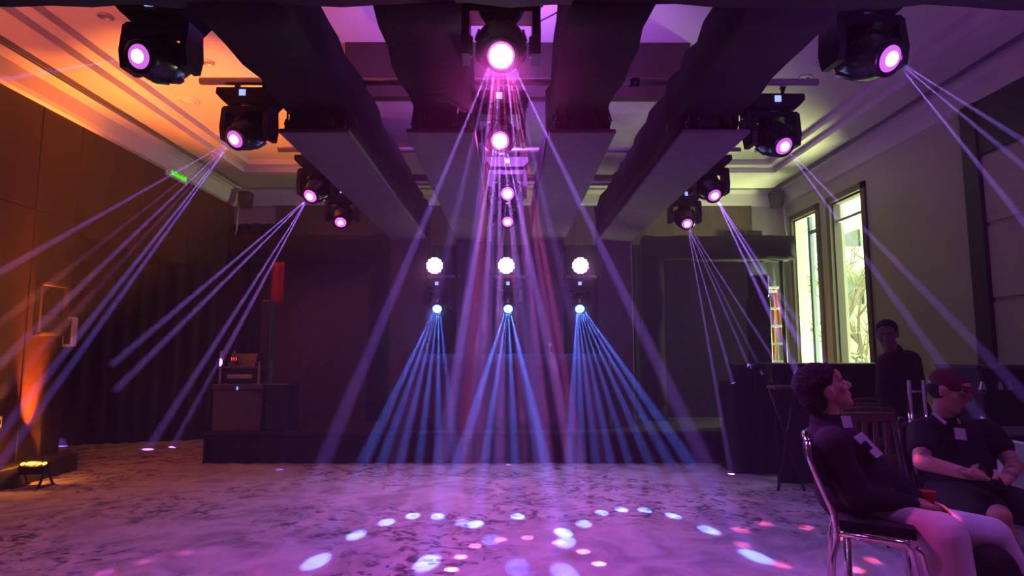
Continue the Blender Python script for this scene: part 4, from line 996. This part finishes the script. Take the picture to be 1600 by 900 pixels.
# sticker near the collar and pale chest print, both flat on the cloth
def patch(name, quadpx, Ys, m, par, th=.006):
    pts = [at(x, y, Y=Y_) for (x, y), Y_ in zip(quadpx, Ys)]; n = (pts[1]-pts[0]).cross(pts[3]-pts[0]).normalized()*th
    if n.y > 0: n = -n
    b = MB(); b.add(pts+[p-n for p in pts], [(0, 1, 2, 3), (7, 6, 5, 4), (0, 4, 5, 1), (1, 5, 6, 2), (2, 6, 7, 3), (3, 7, 4, 0)]); return b.build(name, m, par)
patch('sticker', [(1315, 650), (1329, 650), (1333, 668), (1320, 669)], [2.90, 2.93, 2.93, 2.90], 'white', t)
patch('chest_print', [(1334, 683), (1347, 675), (1380, 709), (1370, 716)], [2.865, 2.90, 2.90, 2.865], 'white', t)
patch('print_figure', [(1348, 692), (1353, 688), (1364, 700), (1358, 704)], [2.858, 2.88, 2.88, 2.858], 'tee', t)
patch('print_line', [(1345, 695), (1347, 694), (1366, 713), (1364, 714)], [2.855, 2.857, 2.857, 2.855], 'tee', t)
t2 = thing('red_cup', 'small red cup held on the lap of the person in cream trousers', 'cup', P(1450, 790, 2.96))
c = P(1450, 779, 2.96); b = MB(); b.lathe([(.024, -.035), (.031, .033), (.034, .035), (.029, .034), (.022, -.03)], 20, Matrix.Translation(c)); b.build('cup_body', 'red', t2)

# ---- man in maroon cap
t = thing('person', 'seated person in maroon cap and black polo looking down at a phone', 'person', (2.72, 3.9, 0))
hd = P(1481, 611, 3.72); hl = V(.62, -.72, -.30)
b = MB(); W, B = head_shape(b, hd, hl, s=1.04)
nk = P(1476, 652, 3.80); b.cap(nk, hd+V(-.01, .01, -.03), .066, .058)
pel = P(1500, 770, 3.86)
b.cap(P(1488, 695, 3.84), P(1495, 735, 3.82), .14, .16); b.cap(P(1495, 735, 3.82), pel, .15, .14); b.cap(P(1446, 674, 3.80), P(1540, 676, 3.90), .065, .065)
shA, shB = P(1440, 675, 3.78), P(1546, 678, 3.90); elA, elB = P(1441, 722, 3.55), P(1585, 728, 3.75); wrA, wrB = P(1518, 742, 3.36), P(1572, 750, 3.42)
for a_, e_, w_ in ((shA, elA, wrA), (shB, elB, wrB)): b.cap(a_, e_, .056, .047); b.cap(e_, w_, .047, .030)
hand(b, wrA, V(.93, .12, -.08), V(.1, -.5, .9), -1, .35)
hand(b, wrB, V(-.8, -.25, .02), V(-.1, -.5, .9), 1, .45)
kA, kB = P(1560, 806, 3.38), P(1625, 800, 3.55); aA, aB = V(kA.x+.12, 3.42, .10), V(kB.x+.1, 3.6, .10)
for h_, k_, a_ in ((P(1480, 775, 3.80), kA, aA), (P(1530, 775, 3.95), kB, aB)): b.cap(h_, k_, .09, .062); b.cap(k_, a_, .058, .038); b.cap(a_-V(.03, 0, .03), a_+V(.13, -.08, -.055), .038, .03)
body = b.build('body', 'tattoo', t); remesh(body, .007, 3)
# face keeps plain skin: the tattoos are on the arms only
body.data.materials.append(MT['skin2'])
for p in body.data.polygons:
    if (p.center.z + t.location.z) > .98 or (p.center.z + t.location.z) < .50: p.material_index = 1
face_parts(t, W, B, 1.04)
b = MB(); b.ell(W(0, -.03, .0), (.082, .078, .07), M=B, seg=18, rings=10); o = b.build('hair', 'hair', t)
b = MB(); b.ell(W(0, -.008, .052), (.088, .104, .080), M=B, seg=24, rings=14); cp = b.build('cap', 'cap', t)
b = MB(); c_ = W(0, .075, .052)
pts = []
for k in range(13):
    a_ = -1.25+2.5*k/12; pts.append((W(.072*math.sin(a_), .050+.045*math.cos(a_), .056), W(.085*math.sin(a_)*.95, .085+.085*math.cos(a_), .046-.012*abs(math.sin(a_)))))
vv = [p for pr_ in pts for p in pr_]; vv += [p+B @ V(0, 0, .006) for p in vv]; n_ = len(pts)*2; ff = []
for k in range(12): a_ = 2*k; ff += [(a_, a_+1, a_+3, a_+2), (n_+a_, n_+a_+2, n_+a_+3, n_+a_+1), (a_+1, n_+a_+1, n_+a_+3, a_+3), (a_, a_+2, n_+a_+2, n_+a_)]
ff += [(0, n_, n_+1, 1), (24, 25, n_+25, n_+24)]
b.add(vv, ff); b.build('brim', 'cap', cp)
b = MB(); b.cap(P(1489, 690, 3.85), P(1495, 735, 3.82), .165, .185); b.cap(P(1495, 735, 3.82), pel, .185, .17); b.cap(P(1446, 674, 3.80), P(1540, 676, 3.90), .088, .088)
b.cap(nk-V(0, 0, .03), nk+V(0, 0, .02), .085, .072)
for a_, e_, f_ in ((shA, elA, .55), (shB, elB, .40)): b.cap(a_, a_.lerp(e_, f_), .082, .080)
o = b.build('polo_shirt', 'polo', t); remesh(o, .010, 5)
patch('collar_edge', [(1456, 646), (1460, 644), (1480, 660), (1476, 663)], [3.70, 3.70, 3.69, 3.69], 'white', t)
patch('collar_edge', [(1496, 653), (1500, 655), (1502, 662), (1498, 662)], [3.70, 3.70, 3.69, 3.69], 'white', t)
patch('sticker', [(1491, 668), (1508, 670), (1511, 688), (1493, 686)], [3.655]*4, 'white', t)
b = MB()
for h_, k_ in ((P(1480, 775, 3.80), kA), (P(1530, 775, 3.95), kB)): b.cap(h_, h_.lerp(k_, .80), .125, .105)
b.cap(P(1480, 775, 3.8), P(1530, 775, 3.95), .13, .13); o = b.build('shorts', 'shorts', t); remesh(o, .011, 4)
for a_ in (aA, aB):
    b = MB(); b.cap(a_-V(.03, 0, .045), a_+V(.13, -.07, -.06), .048, .038); b.cap(a_-V(.02, 0, .02), a_+V(0, 0, .02), .045, .045); o = b.build('shoe', 'shoe', t); remesh(o, .01, 2)
c = P(1552, 744, 3.36); t2 = thing('phone', 'dark phone held by the person in the maroon cap', 'phone', c)
Mp = Matrix.Translation(c) @ Matrix.Rotation(R(-40), 4, 'X') @ Matrix.Rotation(R(10), 4, 'Z')
b = MB(); b.box((-.037, -.004, -.07), (.037, .004, .07), M=Mp, ch=.003); o = b.build('case', 'plastic', t2); b = MB(); b.box((-.033, -.006, -.065), (.033, -.004, .065), M=Mp); b.build('screen', 'screen', t2)

# ---- standing man by the window
t = thing('person', 'standing person in dark shirt beside the nearer tall window', 'person', (3.32, 5.1, 0))
hd = P(1386, 523, 5.05); b = MB(); W, B = head_shape(b, hd, V(-.55, -.75, -.25), s=.98)
nk = P(1397, 550, 5.08); b.cap(nk-V(0, 0, .03), hd+V(0, .01, -.03), .060, .052)
ch_, hp = P(1404, 582, 5.1), V(3.30, 5.14, .92)
b.cap(ch_, P(1407, 620, 5.12), .13, .12); b.cap(P(1407, 620, 5.12), hp, .12, .13); shL, shR = P(1384, 566, 5.06), P(1424, 562, 5.16)
b.cap(shL+V(.03, 0, 0), shR-V(.03, 0, 0), .065, .065); elL, elR = P(1380, 618, 5.0), P(1436, 612, 5.12); wrL, wrR = P(1392, 655, 4.86), P(1432, 655, 4.95)
for a_, e_, w_ in ((shL, elL, wrL), (shR, elR, wrR)): b.cap(a_, e_, .050, .042); b.cap(e_, w_, .042, .029)
hand(b, wrL, V(.2, -.5, -.8), V(.6, -.3, 0), 1, .4); hand(b, wrR, V(-.1, -.4, -.9), V(-.6, -.3, 0), -1, .4)
for q in (-.10, .10):
    k_ = V(hp.x+q, 5.08, .50); a_ = V(hp.x+q*1.1, 5.15, .10); b.cap(hp+V(q*.85, 0, -.04), k_, .088, .06); b.cap(k_, a_, .056, .038); b.cap(a_+V(0, .04, -.03), a_+V(-.03, -.15, -.055), .038, .03)
body = b.build('body', 'skin3', t); remesh(body, .009, 3); face_parts(t, W, B, .98)
b = MB(); b.ell(W(0, -.022, .050), (.082, .098, .076), M=B, seg=18, rings=10); b.ell(W(0, -.05, .01), (.076, .062, .07), M=B); o = b.build('hair', 'hair', t)
b = MB(); b.cap(ch_, P(1407, 620, 5.12), .152, .15); b.cap(P(1407, 620, 5.12), hp+V(0, 0, -.02), .15, .155); b.cap(shL+V(.03, 0, 0), shR-V(.03, 0, 0), .084, .084)
b.cap(nk-V(0, 0, .04), nk+V(0, 0, .005), .085, .070)
for a_, e_, w_ in ((shL, elL, wrL), (shR, elR, wrR)): b.cap(a_, e_, .072, .060); b.cap(e_, e_.lerp(w_, .8), .060, .045)
o = b.build('shirt', 'polo', t); remesh(o, .012, 4)
b = MB()
for q in (-.10, .10): k_ = V(hp.x+q, 5.08, .50); a_ = V(hp.x+q*1.1, 5.15, .12); b.cap(hp+V(q*.85, 0, -.04), k_, .115, .08); b.cap(k_, a_, .08, .06)
o = b.build('trousers', 'shorts', t); remesh(o, .012, 3)
for q in (-.10, .10):
    a_ = V(hp.x+q*1.1, 5.15, .10); b = MB(); b.cap(a_+V(0, .04, -.045), a_+V(-.03, -.15, -.06), .048, .038); o = b.build('shoe', 'plastic', t)
